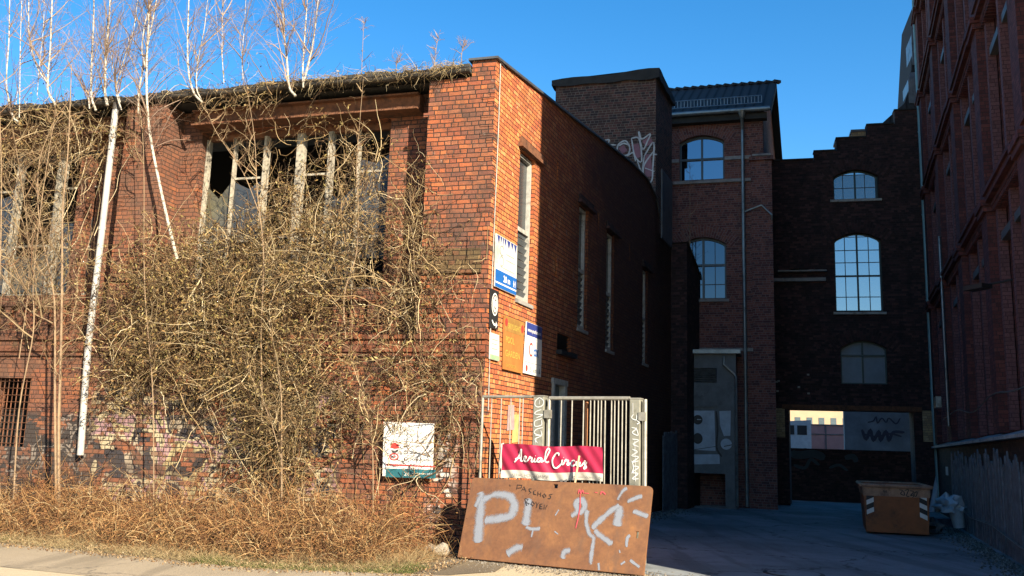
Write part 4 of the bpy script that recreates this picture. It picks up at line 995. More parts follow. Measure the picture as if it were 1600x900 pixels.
# ============================================================ GATE
bA, bB = ground(717, 874), ground(1011, 903)
bd_ = (bB-bA); bd_.z = 0; BL = bd_.length; bd_.normalize(); bn = Vector((bd_.y, -bd_.x, 0)); 
if bn.y > 0: bn = -bn
GT = Plane(Vector((bA.x, bA.y, 0))-bn*.50, bd_, bn)
gz = lambda px, py, off=0: GT.uv(px, py, off)
zt = 2.38
gf = thing('gate_side_panel', GT.p(gz(795, 700)[0], 0), 'fixed barred side panel of the grey steel gate beside the hall corner', 'fence')
mb = MB(); a_, b_ = gz(754, 640)[0], gz(832, 640)[0]
mb.tube([GT.p(a_, 0, 0), GT.p(a_, zt, 0)], .022, 8); mb.tube([GT.p(a_, zt, 0), GT.p(b_, zt, 0)], .024, 8); mb.tube([GT.p(a_, .25, 0), GT.p(b_, .25, 0)], .02, 8); mb.build('frame', M['galv'], gf)
mb = MB()
for px in (768, 783, 798, 812, 817): u = gz(px, 640)[0]; mb.tube([GT.p(u, .25, 0), GT.p(u, zt, 0)], .0095, 6)
mb.build('bars', M['galv'], gf)
posts = []
for (pxa, pxb, lb, yy) in ((834, 850, 'left steel gate post with looping white scrawl', 620), (985, 1001, 'right steel gate post with dense white scribbles and hinge', 624)):
    u0, u1 = gz(pxa, 680)[0], gz(pxb, 680)[0]; pt = thing('gate_post', GT.p((u0+u1)/2, 0), lb, 'gate post', 'square steel gate posts')
    mb = MB(); mb.sbox(GT, u0, u1, 0, gz(pxa, yy)[1], -.1, .04); mb.build('post', M['galvpost'], pt, bevel=.006)
    mb = MB(); mb.sbox(GT, u0-.004, u1+.004, gz(pxa, yy)[1]+.002, gz(pxa, yy)[1]+.02, -.104, .044); mb.build('cap', M['galv'], pt)
    mb = MB()
    if pxa == 834:
        L_ = [[(515, 105), (485, 130), (480, 165), (505, 180), (540, 165), (545, 130), (515, 105)], [(517, 125), (512, 160)], [(530, 200), (490, 215), (480, 235), (540, 240), (490, 265)], [(535, 270), (480, 290), (480, 330), (530, 320), (530, 280)], [(540, 340), (490, 355), (475, 385), (530, 400), (525, 360)], [(480, 400), (530, 405), (480, 430), (500, 460)], [(490, 430), (480, 465)]]
    else:
        L_ = [[(1245, 150), (1245, 230)], [(1250, 235), (1235, 265), (1270, 280), (1275, 240)], [(1275, 285), (1295, 300), (1275, 315)], [(1235, 340), (1270, 350), (1240, 380), (1285, 400), (1270, 340)], [(1240, 430), (1290, 440), (1245, 470), (1290, 490)], [(1240, 510), (1280, 530), (1235, 560), (1290, 570), (1240, 610), (1290, 600)], [(1260, 440), (1265, 760)], [(1240, 640), (1290, 650), (1240, 690), (1285, 700), (1240, 740), (1290, 740)], [(1235, 600), (1250, 650), (1235, 700)]]
    for s_ in L_: ribbon(mb, GT, pxs(GT, s_, 740, 600, 5, .045), .0125, .045, 4)
    mb.build('scrawl', M['graf_white'], pt)
lf = thing('gate_leaf', GT.p(gz(920, 700)[0], 0), 'closely barred steel gate leaf between the two scribbled posts', 'gate')
a_, b_ = gz(858, 640)[0], gz(984, 640)[0]
mb = MB(); mb.tube([GT.p(a_, .12, 0), GT.p(a_, 2.36, 0)], .026, 8); mb.tube([GT.p(a_, 2.36, 0), GT.p(b_, 2.36, 0)], .03, 8); mb.tube([GT.p(a_, .2, 0), GT.p(b_, .2, 0)], .025, 8); mb.build('frame', M['galv'], lf)
mb = MB()
for px in (876, 893, 911, 922, 928, 934, 939, 945, 955, 960, 966, 972, 978): u = gz(px, 680)[0]; mb.tube([GT.p(u, .2, 0 if px < 915 else -.0), GT.p(u, 2.36, 0)], .0105, 6)
mb.build('bars', M['galv'], lf)
mb = MB()
for (px, py) in ((857, 647), ): q_ = gz(px, py); mb.box(GT.p(q_[0], q_[1], .02), (.05, .035, .06), math.degrees(math.atan2(bd_.y, bd_.x)))
mb.build('hinge', M['galv'], lf)
op = thing('open_gate_pole', GT.p(gz(1008, 700)[0], 0), 'round galvanised gate tube hinged right of the right gate post', 'pole')
mb = MB(); u = gz(1008, 680)[0]; mb.tube([GT.p(u, .1, 0), GT.p(u, gz(1008, 624)[1], 0)], .028, 10); mb.build('tube', M['galv'], op)
mb = MB(); q_ = gz(1007, 651); mb.box(GT.p(q_[0]-.02, q_[1], .02), (.05, .035, .06), math.degrees(math.atan2(bd_.y, bd_.x))); mb.build('hinge', M['galv'], op)
for px, mt, lb, nm in ((917, 'orangepole', 'rusty orange pole leaning behind the gate bars', 'rusty_pole'), (945, 'greenpole', 'dark green pole standing behind the gate bars', 'green_pole')):
    mb = MB(); q_ = gz(px, 628 if px == 917 else 637, -.12); mb.tube([GT.p(q_[0], 0, -.12), GT.p(q_[0], q_[1], -.12)], .022, 8); tag(mb.build(nm, M[mt]), lb, 'pole')

# ============================================================ BANNER
bt = thing('hanging_banner', GT.p(gz(860, 720)[0], 1.2, .05), 'crimson and white cloth banner with handwritten white script tied to the gate', 'banner')
BO = .05
bz = lambda x, y: GT.uv(740+x/5, 600+y/5, BO)
tl, tr, bl, br = bz(222, 470), bz(1008, 495), bz(208, 735), bz(1012, 762)
def wr(u, z):
    s_ = (u-tl[0])/(tr[0]-tl[0]); return .018*math.sin(s_*9+z*3)+.012*math.sin(s_*23+1+z*8)+.03*max(0, 1-abs(s_-.78)*9)*(1.3-z*.6)+.008*math.sin(s_*51+z*22)
NU, NZ = 70, 22
mb = MB(); grid = {}
for i in range(NU+1):
    for j in range(NZ+1):
        s_, t_ = i/NU, j/NZ
        sag = .012*math.sin(s_*math.pi*3)
        u = (bl[0]*(1-t_)+tl[0]*t_)*(1-s_)+(br[0]*(1-t_)+tr[0]*t_)*s_; z_ = (bl[1]*(1-s_)+br[1]*s_)*(1-t_)+(tl[1]*(1-s_)+tr[1]*s_)*t_+sag
        grid[i, j] = (u, z_)
for i in range(NU):
    for j in range(NZ):
        q_ = [grid[i, j], grid[i+1, j], grid[i+1, j+1], grid[i, j+1]]
        mb.quad([GT.p(a, b, BO+wr(a, b)) for a, b in q_], None, 0 if (j+.5)/NZ > .23 else 1)
mb.build('cloth', [M['banner'], M['bannerwhite']], bt, smooth=True)
mb = MB()
wrf = wr
AER = [[(318, 612), (340, 585), (366, 530), (378, 512), (372, 555), (366, 598), (385, 600)],
 [(325, 588), (350, 578), (376, 574)],
 [(385, 598), (405, 590), (418, 572), (405, 566), (395, 590), (408, 605), (428, 598), (440, 582)],
 [(438, 584), (447, 568), (452, 577), (463, 577), (458, 604), (470, 606), (481, 590)],
 [(488, 578), (482, 604), (497, 606), (510, 590)], [(492, 560), (494, 563)],
 [(535, 580), (515, 580), (508, 604), (525, 606), (538, 582), (534, 606), (550, 602)],
 [(550, 602), (575, 570), (597, 520), (585, 503), (567, 540), (560, 595), (575, 612), (592, 604)],
 [(668, 560), (670, 542), (645, 545), (620, 590), (628, 645), (655, 655), (690, 620)],
 [(690, 620), (698, 592), (692, 625), (705, 626), (716, 605)], [(704, 572), (706, 575)],
 [(714, 606), (723, 590), (728, 599), (739, 599), (733, 628), (744, 630), (756, 612)],
 [(790, 600), (770, 600), (757, 625), (772, 640), (795, 625)],
 [(795, 625), (803, 605), (800, 632), (815, 636), (832, 612), (828, 640), (842, 640)],
 [(842, 640), (862, 612), (872, 600), (866, 625), (880, 650), (862, 662), (868, 640), (888, 608)]]
for s_ in AER: ribbon(mb, GT, [bz(*p) for p in s_], .022, BO+.008, 5, fn=wrf)
mb.build('script_lettering', M['white'], bt)
mb = MB()
text(mb, GT, 'AERIAL HOOP DANCE', *bz(305, 720), .06, BO+.045, width=.62); text(mb, GT, 'www.aerialcircus.de', *bz(750, 730), .05, BO+.045, width=.52)
mb.sbox(GT, bz(688, 730)[0], bz(705, 730)[0], bz(0, 730)[1], bz(0, 712)[1], BO+.04, BO+.044); mb.sbox(GT, bz(720, 730)[0], bz(737, 730)[0], bz(0, 730)[1], bz(0, 712)[1], BO+.04, BO+.044)
mb.build('small_print', plain('grey_print', (.2, .19, .18), .6, 0, .2, 9, 0), bt)
mb = MB(); ws = Plane(GT.p(0, 0, .13), GT.d, GT.n); q0, q1 = ws.uv(905, 712), ws.uv(898, 757)
mb.tube([ws.p(*q0), ws.p(*q1)], .018, 4); tag(mb.build('wooden_stake', M['slatwood']), 'pale raw timber slat sticking up before the crimson banner', 'wood slat')

# ============================================================ RUSTY BOARD
lean = math.radians(17)
BV = (Vector((0, 0, 1))*math.cos(lean) - bn*math.sin(lean))
BP = Plane(bA+Vector((0, 0, .02)), bd_, bn, BV)
hb = (BP.uv(737, 744)[1]+BP.uv(1017, 765)[1])/2
rb = thing('rusty_steel_plate', bA.lerp(bB, .5), 'large rusty steel plate sprayed with pale letters leaning on the gate', 'metal plate')
mb = MB()
nrect = lambda px, py, w_, h_: (lambda c: [(c[0]-w_, c[1]-h_), (c[0]+w_, c[1]-h_), (c[0]+w_, c[1]+h_), (c[0]-w_, c[1]+h_)])(BP.uv(px, py))
ul, ur = BP.uv(717, 874)[0], (BP.uv(1011, 900)[0]+BP.uv(1017, 767)[0])/2
r_ = .05
outb = [(ul, 0), (ur, 0), (ur, hb-r_), (ur-r_*.3, hb-r_*.3), (ur-r_, hb), (ul+r_, hb), (ul+r_*.3, hb-r_*.3), (ul, hb-r_)]
mb.sheet(BP, outb, [nrect(700+757/4.444, 720+183/4.444, .035, .03), nrect(700+1322/4.444, 720+520/4.444, .02, .045)], .05, .045)
mb.build('plate', M['board'], rb)
mb = MB()
f = 4.444; bx = lambda pts: pxs(BP, pts, 700, 720, f, .051)
thick = [([(235, 215), (228, 330), (215, 450), (205, 570)], .165, [0]), ([(190, 320), (225, 250)], .14, [0]),
 ([(240, 270), (330, 235), (430, 245), (465, 310), (430, 385), (340, 405), (255, 410)], .135, [0]),
 ([(560, 260), (555, 350), (540, 450)], .15, [0]), ([(540, 460), (590, 475), (640, 470)], .06, [0]), ([(590, 480), (580, 530)], .06, [0]),
 ([(855, 385), (900, 350), (890, 290), (930, 275), (950, 320), (910, 370)], .09, [0]),
 ([(965, 340), (960, 430), (985, 510), (1010, 540), (1000, 620), (990, 720)], .075, [0]),
 ([(1000, 470), (1060, 410), (1140, 340), (1190, 310)], .09, [0]), ([(1185, 310), (1185, 380), (1175, 455)], .14, [0]),
 ([(1020, 480), (1070, 530), (1140, 580)], .085, [0]), ([(1175, 270), (1215, 210), (1245, 190)], .07, [0]), ([(1245, 285), (1300, 260), (1350, 245)], .07, [0]),
 ([(1285, 350), (1330, 365), (1390, 385)], .07, [0]), ([(410, 650), (450, 620), (490, 600), (520, 600)], .13, [0]),
 ([(795, 680), (810, 630), (850, 625)], .09, [0]), ([(745, 380), (770, 340)], .05, [0]), ([(740, 490), (765, 510)], .035, [0]),
 ([(1240, 600), (1245, 540), (1265, 515)], .04, [0]), ([(1200, 720), (1230, 700)], .05, [0]), ([(1265, 690), (1330, 740)], .08, [0]), ([(1045, 710), (1050, 760)], .07, [0]), ([(1190, 620), (1195, 640)], .04, [0])]
for gi, (pts, wd, _) in enumerate(thick):
    if gi in (3, 6): mb.build('spray_letter', M['spraywhite'], rb); mb = MB()
    ribbon(mb, BP, bx(pts), wd*1.4, .052, 8, 0)
mb.build('spray_letter', M['spraywhite'], rb)
mb = MB()
let = {'P': [[(485, 165), (478, 200)], [(485, 168), (515, 170), (512, 188), (482, 190)]], 'A': [[(512, 210), (530, 180), (545, 215)], [(520, 200), (540, 202)]], 'S': [[(585, 195), (565, 195), (568, 212), (580, 220), (562, 232)]], 'C': [[(612, 205), (597, 212), (598, 232), (615, 235)]], 'H': [[(628, 212), (624, 245)], [(648, 218), (645, 250)], [(626, 228), (646, 234)]], 'O': [[(672, 228), (660, 240), (670, 256), (684, 246), (672, 228)]], 'S2': [[(730, 232), (706, 236), (716, 250), (712, 264), (694, 262)]],
 'B': [[(535, 262), (560, 268), (545, 290), (568, 300), (548, 312), (536, 262)]], 'O2': [[(590, 282), (578, 300), (592, 315), (604, 300), (590, 282)]], 'Y': [[(612, 285), (622, 305)], [(636, 290), (622, 305), (616, 328)]], 'E': [[(660, 300), (643, 300), (640, 332), (658, 334)], [(642, 316), (656, 317)]], 'N': [[(668, 338), (672, 305), (680, 338), (692, 306)]], 'x': [[(430, 165), (438, 180)]]}
for k in let:
    for s_ in let[k]: ribbon(mb, BP, bx(s_), .013, .058, 0, 0)
for s_ in ([(905, 230), (915, 200), (925, 228), (935, 205), (945, 228)], [(950, 225), (980, 228)], [(1020, 220), (1040, 222)], [(1060, 235), (1068, 215), (1082, 222), (1095, 235)]): ribbon(mb, BP, bx(s_), .017, .058, 4, 1)
ribbon(mb, BP, bx([(920, 230), (918, 320), (905, 400), (888, 470)]), .016, .058, 4, 1)
mb.build('marker_writing', [M['spraythin'], M['spraypink']], rb)

# ============================================================ SIGNS ON THE GABLE
def sign_base(name, label, pts, mat, off=.02, th=.02, cat='sign', group=None):
    us = [p[0] for p in pts]; zs = [p[1] for p in pts]; c = LW.p(sum(us)/4, min(zs), 0)
    t = thing(name, c, label, cat, group); mb = MB(); mb.sheet(LW, pts, [], off+th, th); mb.build('board', mat, t); return t, off+th
tA, o_ = sign_base('wall_sign', 'white wall sign with blue foot band, highest on the sunlit gable', [(.2, 4.23), (1.16, 4.23), (1.15, 5.12), (.18, 5.12)], M['offwhite'])
mb = MB(); poly(mb, LW, [(.2, 4.235), (1.155, 4.235), (1.155, 4.53), (.2, 4.53)], o_+.002, 0)
for (a, b, s_) in ((.24, .33, 1), (.38, .42, 0), (.48, .5, 1), (.56, .62, 0), (.68, .8, 1), (.86, .95, 0), (1.0, 1.1, 1)): poly(mb, LW, [(a-.02, 5.11), (b+.02, 5.11), ((a+b)/2+.02*s_, 4.98-.02*s_)], o_+.002, 1)
poly(mb, LW, [(.2, 4.30), (1.155, 4.30), (1.155, 4.325), (.2, 4.325)], o_+.004, 2)
text(mb, LW, '20 m', .55, 4.37, .15, o_+.005, 2, width=.3, bold=.004); text(mb, LW, 'H', 1.0, 4.36, .15, o_+.005, 2, width=.1, bold=.004)
ribbon(mb, LW, [(.45+.09*math.cos(a), 4.88+.08*math.sin(a)) for a in np.linspace(.5, 5.5, 9)], .018, o_+.003, 2, 3); ribbon(mb, LW, [(.45+.09*math.cos(a), 4.7+.08*math.sin(a)) for a in np.linspace(-2.2, 3, 9)], .018, o_+.003, 2, 3)
ribbon(mb, LW, [(.65, 4.86), (1.0, 4.86)], .02, o_+.003, 0, 3); ribbon(mb, LW, [(.65, 4.76), (1.05, 4.76)], .015, o_+.003, 0, 3); ribbon(mb, LW, [(.4, 4.6), (1.05, 4.6)], .012, o_+.003, 0, 3)
mb.build('print', [M['blue'], M['navy'], M['white'], M['greyink']], tA)
tB, o_ = sign_base('wall_sign', 'narrow black sign with white ring emblem and arrow at the hall corner', [(.06, 3.53), (.39, 3.53), (.38, 4.17), (.05, 4.17)], M['black'])
mb = MB(); cu_ = .225
disc(mb, LW, (cu_, 3.93), .135, .19, o_+.002, 0); disc(mb, LW, (cu_, 3.93), .11, .16, o_+.004, 1); disc(mb, LW, (cu_, 3.93), .09, .135, o_+.006, 0)
ribbon(mb, LW, [(cu_, 3.82), (cu_, 4.04)], .022, o_+.008, 0, 1); ribbon(mb, LW, [(cu_-.05, 3.9), (cu_, 3.84), (cu_+.05, 3.9)], .02, o_+.009, 0, 1); ribbon(mb, LW, [(cu_-.04, 4.0), (cu_+.04, 4.0)], .02, o_+.009, 0, 1)
ribbon(mb, LW, [(.12, 3.66), (.2, 3.6), (.3, 3.6)], .035, o_+.003, 4, 0); poly(mb, LW, [(.29, 3.66), (.29, 3.54), (.36, 3.6)], o_+.003, 0)
mb.build('print', [M['white'], M['black']], tB)
tC, o_ = sign_base('wall_sign', 'small bleached white poster below the black emblem sign', [(.1, 3.02), (.5, 3.02), (.46, 3.45), (.09, 3.45)], M['offwhite'])
mb = MB(); poly(mb, LW, [(.105, 3.025), (.48, 3.025), (.48, 3.1), (.105, 3.1)], o_+.002, 1)
for z_ in (3.35, 3.28, 3.2): ribbon(mb, LW, [(.16, z_), (.4, z_)], .012, o_+.003, 0, 0)
mb.build('print', [M['greyink'], plain('pale_green_ink', (.4, .6, .35), .6)], tC)
tD, o_ = sign_base('wall_sign', 'orange wall sign with yellow capital lettering and red corner dots', [(.69, 2.91), (1.58, 2.91), (1.6, 3.82), (.66, 3.82)], M['orangesign'])
mb = MB(); poly(mb, LW, [(.68, 3.56), (1.575, 3.56), (1.59, 3.81), (.67, 3.81)], o_+.002, 3)
text(mb, LW, 'SKYLIGHT', .82, 3.62, .13, o_+.004, 0, width=.6, bold=.003); text(mb, LW, 'POOL', .74, 3.37, .15, o_+.004, 0, width=.4, bold=.004); text(mb, LW, 'GARDEN', .74, 3.14, .15, o_+.004, 0, width=.68, bold=.004); text(mb, LW, 'RECORDS', .8, 2.96, .08, o_+.004, 0, width=.45)
disc(mb, LW, (.75, 3.71), .06, .07, o_+.006, 2); disc(mb, LW, (1.51, 3.69), .06, .07, o_+.006, 2)
mb.build('print', [M['yellowink'], M['orangesign'], M['redink'], plain('ochre_band', (.45, .24, .06), .6)], tD)
tE, o_ = sign_base('wall_sign', 'white wall sign with blue top band, half in shadow', [(1.65, 2.93), (2.55, 2.93), (2.55, 3.86), (1.73, 3.86)], M['white'])
mb = MB(); poly(mb, LW, [(1.725, 3.62), (2.545, 3.62), (2.545, 3.855), (1.73, 3.855)], o_+.002, 0)
text(mb, LW, 'www.yourbox.net', 1.78, 3.69, .1, o_+.004, 2, width=.7, bold=.002)
ribbon(mb, LW, [(1.98+.09*math.cos(a), 3.38+.11*math.sin(a)) for a in np.linspace(.8, 5.5, 10)], .035, o_+.003, 3, 3)
text(mb, LW, 'ox', 2.12, 3.28, .28, o_+.004, 1, width=.27, bold=.008)
ribbon(mb, LW, [(1.67, 3.14), (2.54, 3.14)], .012, o_+.003, 0, 4); disc(mb, LW, (1.78, 3.03), .05, .06, o_+.003, 3); text(mb, LW, '5 km', 1.95, 2.98, .12, o_+.004, 4, width=.35, bold=.002); poly(mb, LW, [(2.4, 2.98), (2.5, 2.98), (2.45, 3.1)], o_+.003, 4)
mb.build('print', [M['navy'], M['blue'], M['white'], M['redink'], M['greyink']], tE)
# faded poster patches behind gate bars
mb = MB()
for (a, b, c, d, mi) in ((.75, .95, 1.2, 1.7, 0), (1.25, 1.6, 1.7, 2.2, 1), (1.0, 1.35, 1.9, 2.35, 2), (1.5, 1.9, 1.1, 1.5, 0)):
    poly(mb, LW, [(a, c), (b, c+.03), (b-.04, d), (a+.03, d-.02)], .006+mi*.003, mi)
build_parts(mb, 'poster_scrap', [M['offwhite'], plain('yellow_poster', (.6, .55, .2), .7), plain('pink_poster', (.55, .4, .4), .7)], hall)

# sign on the street wall
sq = [(1.61, 1.11), (.76, 1.12), (.77, 1.96), (1.64, 1.97)]
sgn = thing('notice_board', FW.p(1.2, 1.1, .1), 'white notice board with red emblem and teal foot on the overgrown street wall', 'sign')
mb = MB(); mb.sheet(FW, sq, [], .14, .02); mb.build('board', M['white'], sgn)
X = lambda zx, zy: FW.uv(580+zx/7.5, 640+zy/7.5, .14)
mb = MB(); o_ = .142
poly(mb, FW, [X(172, 688), X(758, 705), X(755, 808), X(165, 790)], o_, 0); poly(mb, FW, [X(175, 635), X(760, 663), X(760, 678), X(175, 655)], o_, 1)
poly(mb, FW, [X(220, 445), X(232, 400), X(275, 385), X(318, 405), X(330, 455), X(275, 462)], o_, 1)
poly(mb, FW, [X(235, 470), X(275, 485), X(310, 465), X(318, 485), X(290, 500), X(280, 515), X(255, 510), X(240, 495)], o_, 2)
c_ = X(267, 552); disc(mb, FW, c_, .085, .062, o_, 1); disc(mb, FW, c_, .06, .04, o_+.002, 3); ribbon(mb, FW, [X(235, 552), X(300, 552)], .02, o_+.004, 0, 1); ribbon(mb, FW, [X(267, 530), X(267, 575)], .015, o_+.004, 0, 1)
for (zx, zy) in ((405, 415), (405, 500), (405, 580)): c_ = X(zx, zy); disc(mb, FW, c_, .034, .034, o_, 2); disc(mb, FW, c_, .024, .024, o_+.002, 3)
sg = -1
text(mb, FW, 'WIR SIND', *X(215, 235), .08, o_, 2, -1); text(mb, FW, 'MÖBEL', *X(240, 285), .08, o_, 2, -1)
text(mb, FW, 'LAGERRAUM', *X(450, 440), .055, o_, 2, -1); text(mb, FW, 'SANIERUNG', *X(450, 520), .055, o_, 2, -1); text(mb, FW, 'TRANSPORTE', *X(450, 600), .055, o_, 2, -1); text(mb, FW, '24', *X(385, 775), .09, o_+.002, 3, -1); text(mb, FW, 'www.hausundhof.de', *X(470, 755), .045, o_+.002, 3, -1)
mb.build('print', [M['tealink'], M['redink'], plain('grey_lettering', (.1, .1, .11), .6), M['white']], sgn)

# ============================================================ SKIP
sA = ground(1354, 834); sd = Vector((.945, -.327, 0)); _r = ray(1452, 838)
_k = (sA.x*_r.y-sA.y*_r.x)/(_r.x*sd.y-_r.y*sd.x); sB = sA+sd*_k; SK = Plane(sA, sd, (0, -1, 0)); wsk = (sB-sA).length; hs_ = SK.uv(1400, 757)[1]
bk = -SK.n
skp = thing('waste_skip', sA.lerp(sB, .5), 'orange steel waste skip with black and white hazard stripes in the alley', 'skip')
mb = MB(); ov = .06; Lk = 2.6
def sec(z, e, f0, f1): return [SK.p(-e, z, f0), SK.p(wsk+e, z, f0), SK.p(wsk+e, z, -f1), SK.p(-e, z, -f1)]
lo = sec(.05, 0, 0, Lk-.5); hi = sec(hs_*.76, .03, .05, Lk); t2 = sec(hs_-.06, .05, .06, Lk)
for i in range(4): mb.quad([lo[i], lo[(i+1) % 4], hi[(i+1) % 4], hi[i]])
mb.quad(lo); 
inn = sec(hs_*.3, -.05, -.1, Lk-.3); t3 = sec(hs_-.02, -.02, -.02, Lk-.08)
for i in range(4): mb.quad([inn[i], inn[(i+1) % 4], t3[(i+1) % 4], t3[i]])
mb.quad(inn)
mb.build('body', M['skip_orange'], skp)
mb = MB()
h2 = sec(hs_*.76, .045, .065, Lk+.01); h3 = sec(hs_-.07, .06, .08, Lk+.02)
for i in range(4): mb.quad([h2[i], h2[(i+1) % 4], h3[(i+1) % 4], h3[i]])
mb.build('upper_band', M['skip_tan'], skp)
mb = MB()
r4 = sec(hs_, .08, .12, Lk+.05)
for i in range(4): mb.tube([r4[i]-Vector((0, 0, .035)), r4[(i+1) % 4]-Vector((0, 0, .035))], .04, 6)
mb.build('rim', M['skip_tan'], skp)
mb = MB()
fz = lambda z: .0+.055*z/(hs_*.76)
for s_ in (0, 1):
    for k in range(5):
        z0 = .42+k*.105; a, b = (.02, .17) if s_ == 0 else (wsk-.17, wsk-.02)
        dz = .07 if s_ == 0 else -.07
        pts = [(a, z0), (b, z0+dz), (b, z0+dz+.1), (a, z0+.1)]
        mb.quad([SK.p(u, z_, fz(z_)+.008) for u, z_ in pts], None, k % 2)
build_parts(mb, 'hazard_stripes', [M['white'], M['black']], skp)
mb = MB(); text(mb, SK, '44', .36, hs_*.83, .09, .085); 
q_ = lambda x, y: SK.uv(1320+x/6.43, 720+y/6.43, .08)
for s_ in ([(545, 290), (580, 300), (560, 330), (600, 345), (590, 300)], [(600, 300), (640, 290), (620, 350), (650, 360)], [(650, 300), (690, 310), (660, 350), (700, 340), (680, 370)], [(690, 330), (725, 310), (720, 350), (700, 360)]): ribbon(mb, SK, [q_(*p) for p in s_], .02, .084, 4)
mb.build('scrawl', M['black'], skp)

# white tube leaning and the plastic heap
pA = ground(1452, 800); W_ = Plane(pA, Vector((1, -.1, 0)), (0, -1, 0))
mb = MB(); a, b = W_.uv(1457, 790), W_.uv(1468, 738); mb.tube([W_.p(a[0]-.05, a[1]-.3), W_.p(*b)], .095, 14); mb.tube([W_.p(b[0], b[1]-.02), W_.p(b[0]+.01, b[1]+.04)], .11, 14)
tag(mb.build('plastic_pipe', M['plasticwhite']), 'white plastic pipe leaning upright just right of the skip', 'pipe')
hp = ground(1502, 834)
def crumple(name, c, r, sq_, mat, label, cat, seed, n=3):
    import bmesh
    bm = bmesh.new(); bmesh.ops.create_icosphere(bm, subdivisions=n, radius=1); rr = random.Random(seed)
    for v in bm.verts:
        k = 1+rr.uniform(-.42, .5)*(.7 if rr.random() < .7 else 1.2); v.co = Vector((v.co.x*r[0]*k, v.co.y*r[1]*k, max(v.co.z*r[2]*k, -r[2]*.6)+r[2]*.6))
    me = bpy.data.meshes.new(name); bm.to_mesh(me); bm.free(); me.materials.append(mat); o = bpy.data.objects.new(name, me); COL.objects.link(o); o.location = c
    return tag(o, label, cat)
crumple('plastic_sheet', hp+Vector((-.1, .3, .45)), (.30, .24, .24), 0, M['plasticwhite'], 'crumpled pale plastic sheeting heaped on the bin beside the plank fence', 'plastic sheet', 3)
mb = MB(); mb.tube([hp+Vector((.08, .25, .12)), hp+Vector((.02, .25, .6))], [.12, .18], 16); tag(mb.build('bucket', M['plasticwhite']), 'pale plastic bucket under the crumpled sheeting', 'bucket')
crumple('rubbish_bag', ground(1462, 836)+Vector((0, .4, 0)), (.28, .25, .2), 0, M['greysheet'], 'grey rubbish bag on the ground between skip and bucket', 'bag', 5)
mb = MB(); a = ground(1485, 826); mb.box(a+Vector((0, .5, .12)), (.45, .2, .1), 20); tag(mb.build('timber_beam', M['plank']), 'short dark timber beam lying behind the rubbish bag', 'beam')
# notices on the mill foot
W_ = RW
mb = MB(); q_ = RW.uv(1481, 736, .06); mb.sbox(RW, q_[0], q_[0]+.5, q_[1]-.12, q_[1]+.12, .05, .07); mb.build('notice', M['plasticwhite'], ml)

# plank fence along the mill
fn = thing('plank_fence', RW.p(3, 0, .15), 'ragged dark weathered plank fence along the foot of the mill', 'fence')
mb = MB(); u = -8.6
while u < 9.3:
    w_ = random.uniform(.10, .2); h_ = random.uniform(1.4, 1.8); tl_ = random.uniform(-.03, .03); o1 = random.uniform(.12, .16); sk_ = random.uniform(-.08, .08)
    P = RW.p
    base = [P(u, .0, o1), P(u+w_, .0, o1), P(u+w_+tl_, h_+sk_, o1), P(u+w_*.5+tl_, h_+abs(sk_)+.06, o1), P(u+tl_, h_-sk_, o1)]
    bkk = [q+RW.n*-.025 for q in base]
    mb.quad(base); mb.quad(bkk)
    for i in range(5): mb.quad([base[i], base[(i+1) % 5], bkk[(i+1) % 5], bkk[i]])
    u += w_+random.uniform(.0, .035)
mb.build('planks', M['plank'], fn)
mb = MB(); mb.sbox(RW, -8.6, 9.3, .45, .53, .04, .09); mb.sbox(RW, -8.6, 9.3, 1.2, 1.28, .04, .09); build_parts(mb, 'rail', M['plank'], fn)
mb = MB(); mb.tube([RW.p(8, .6, .2), RW.p(5, .42, .22), RW.p(2, .45, .2), RW.p(-1, .3, .2), RW.p(-4, .3, .2)], .015, 5); mb.build('wire', M['zinc'], fn)
# lean planks against the far end of the hall wall
sf = thing('board_fence', LW.p(13.6, 0, .5), 'short dark blue board screen against the alley end of the hall', 'fence')
mb = MB(); u = 12.4
while u < 14.3:
    mb.sbox(LW, u, u+.16, 0, 2.2+random.uniform(-.1, .1), .18, .21); u += .18
mb.build('planks', M['plank'], sf)

# manhole
mh = ground(1240, 897); mb = MB(); mb.tube([mh+Vector((0, 0, .0)), mh+Vector((0, 0, .014))], .42, 28); mb.tube([mh+Vector((0, 0, .0)), mh+Vector((0, 0, .02))], .36, 28, 1)
tag(mb.build('manhole_cover', [M['black'], M['alley']]), 'round iron manhole cover in the shaded paving', 'manhole cover')

# ============================================================ ROCKS
def rock(c, r, seed, label):
    import bmesh
    bm = bmesh.new(); bmesh.ops.create_icosphere(bm, subdivisions=2, radius=1); rr = random.Random(seed)
    ax = [Vector((rr.uniform(-1, 1), rr.uniform(-1, 1), rr.uniform(-1, 1))).normalized() for _ in range(9)]
    for v in bm.verts:
        for a in ax:
            d = v.co.dot(a); 
            if d > .62: v.co -= a*(d-.62)
        v.co = Vector((v.co.x*r[0], v.co.y*r[1], v.co.z*r[2]))
    me = bpy.data.meshes.new('rock'); bm.to_mesh(me); bm.free(); me.materials.append(M['stone']); o = bpy.data.objects.new('rock', me); COL.objects.link(o); o.location = c
    return tag(o, label, 'stone')
rock(ground(690, 868)+Vector((0, 0, .08)), (.2, .15, .12), 3, 'pale angular stone block lying left of the rusty plate')
rock(ground(672, 862)+Vector((0, 0, .05)), (.12, .1, .09), 5, 'smaller brown stone just left of the pale block')
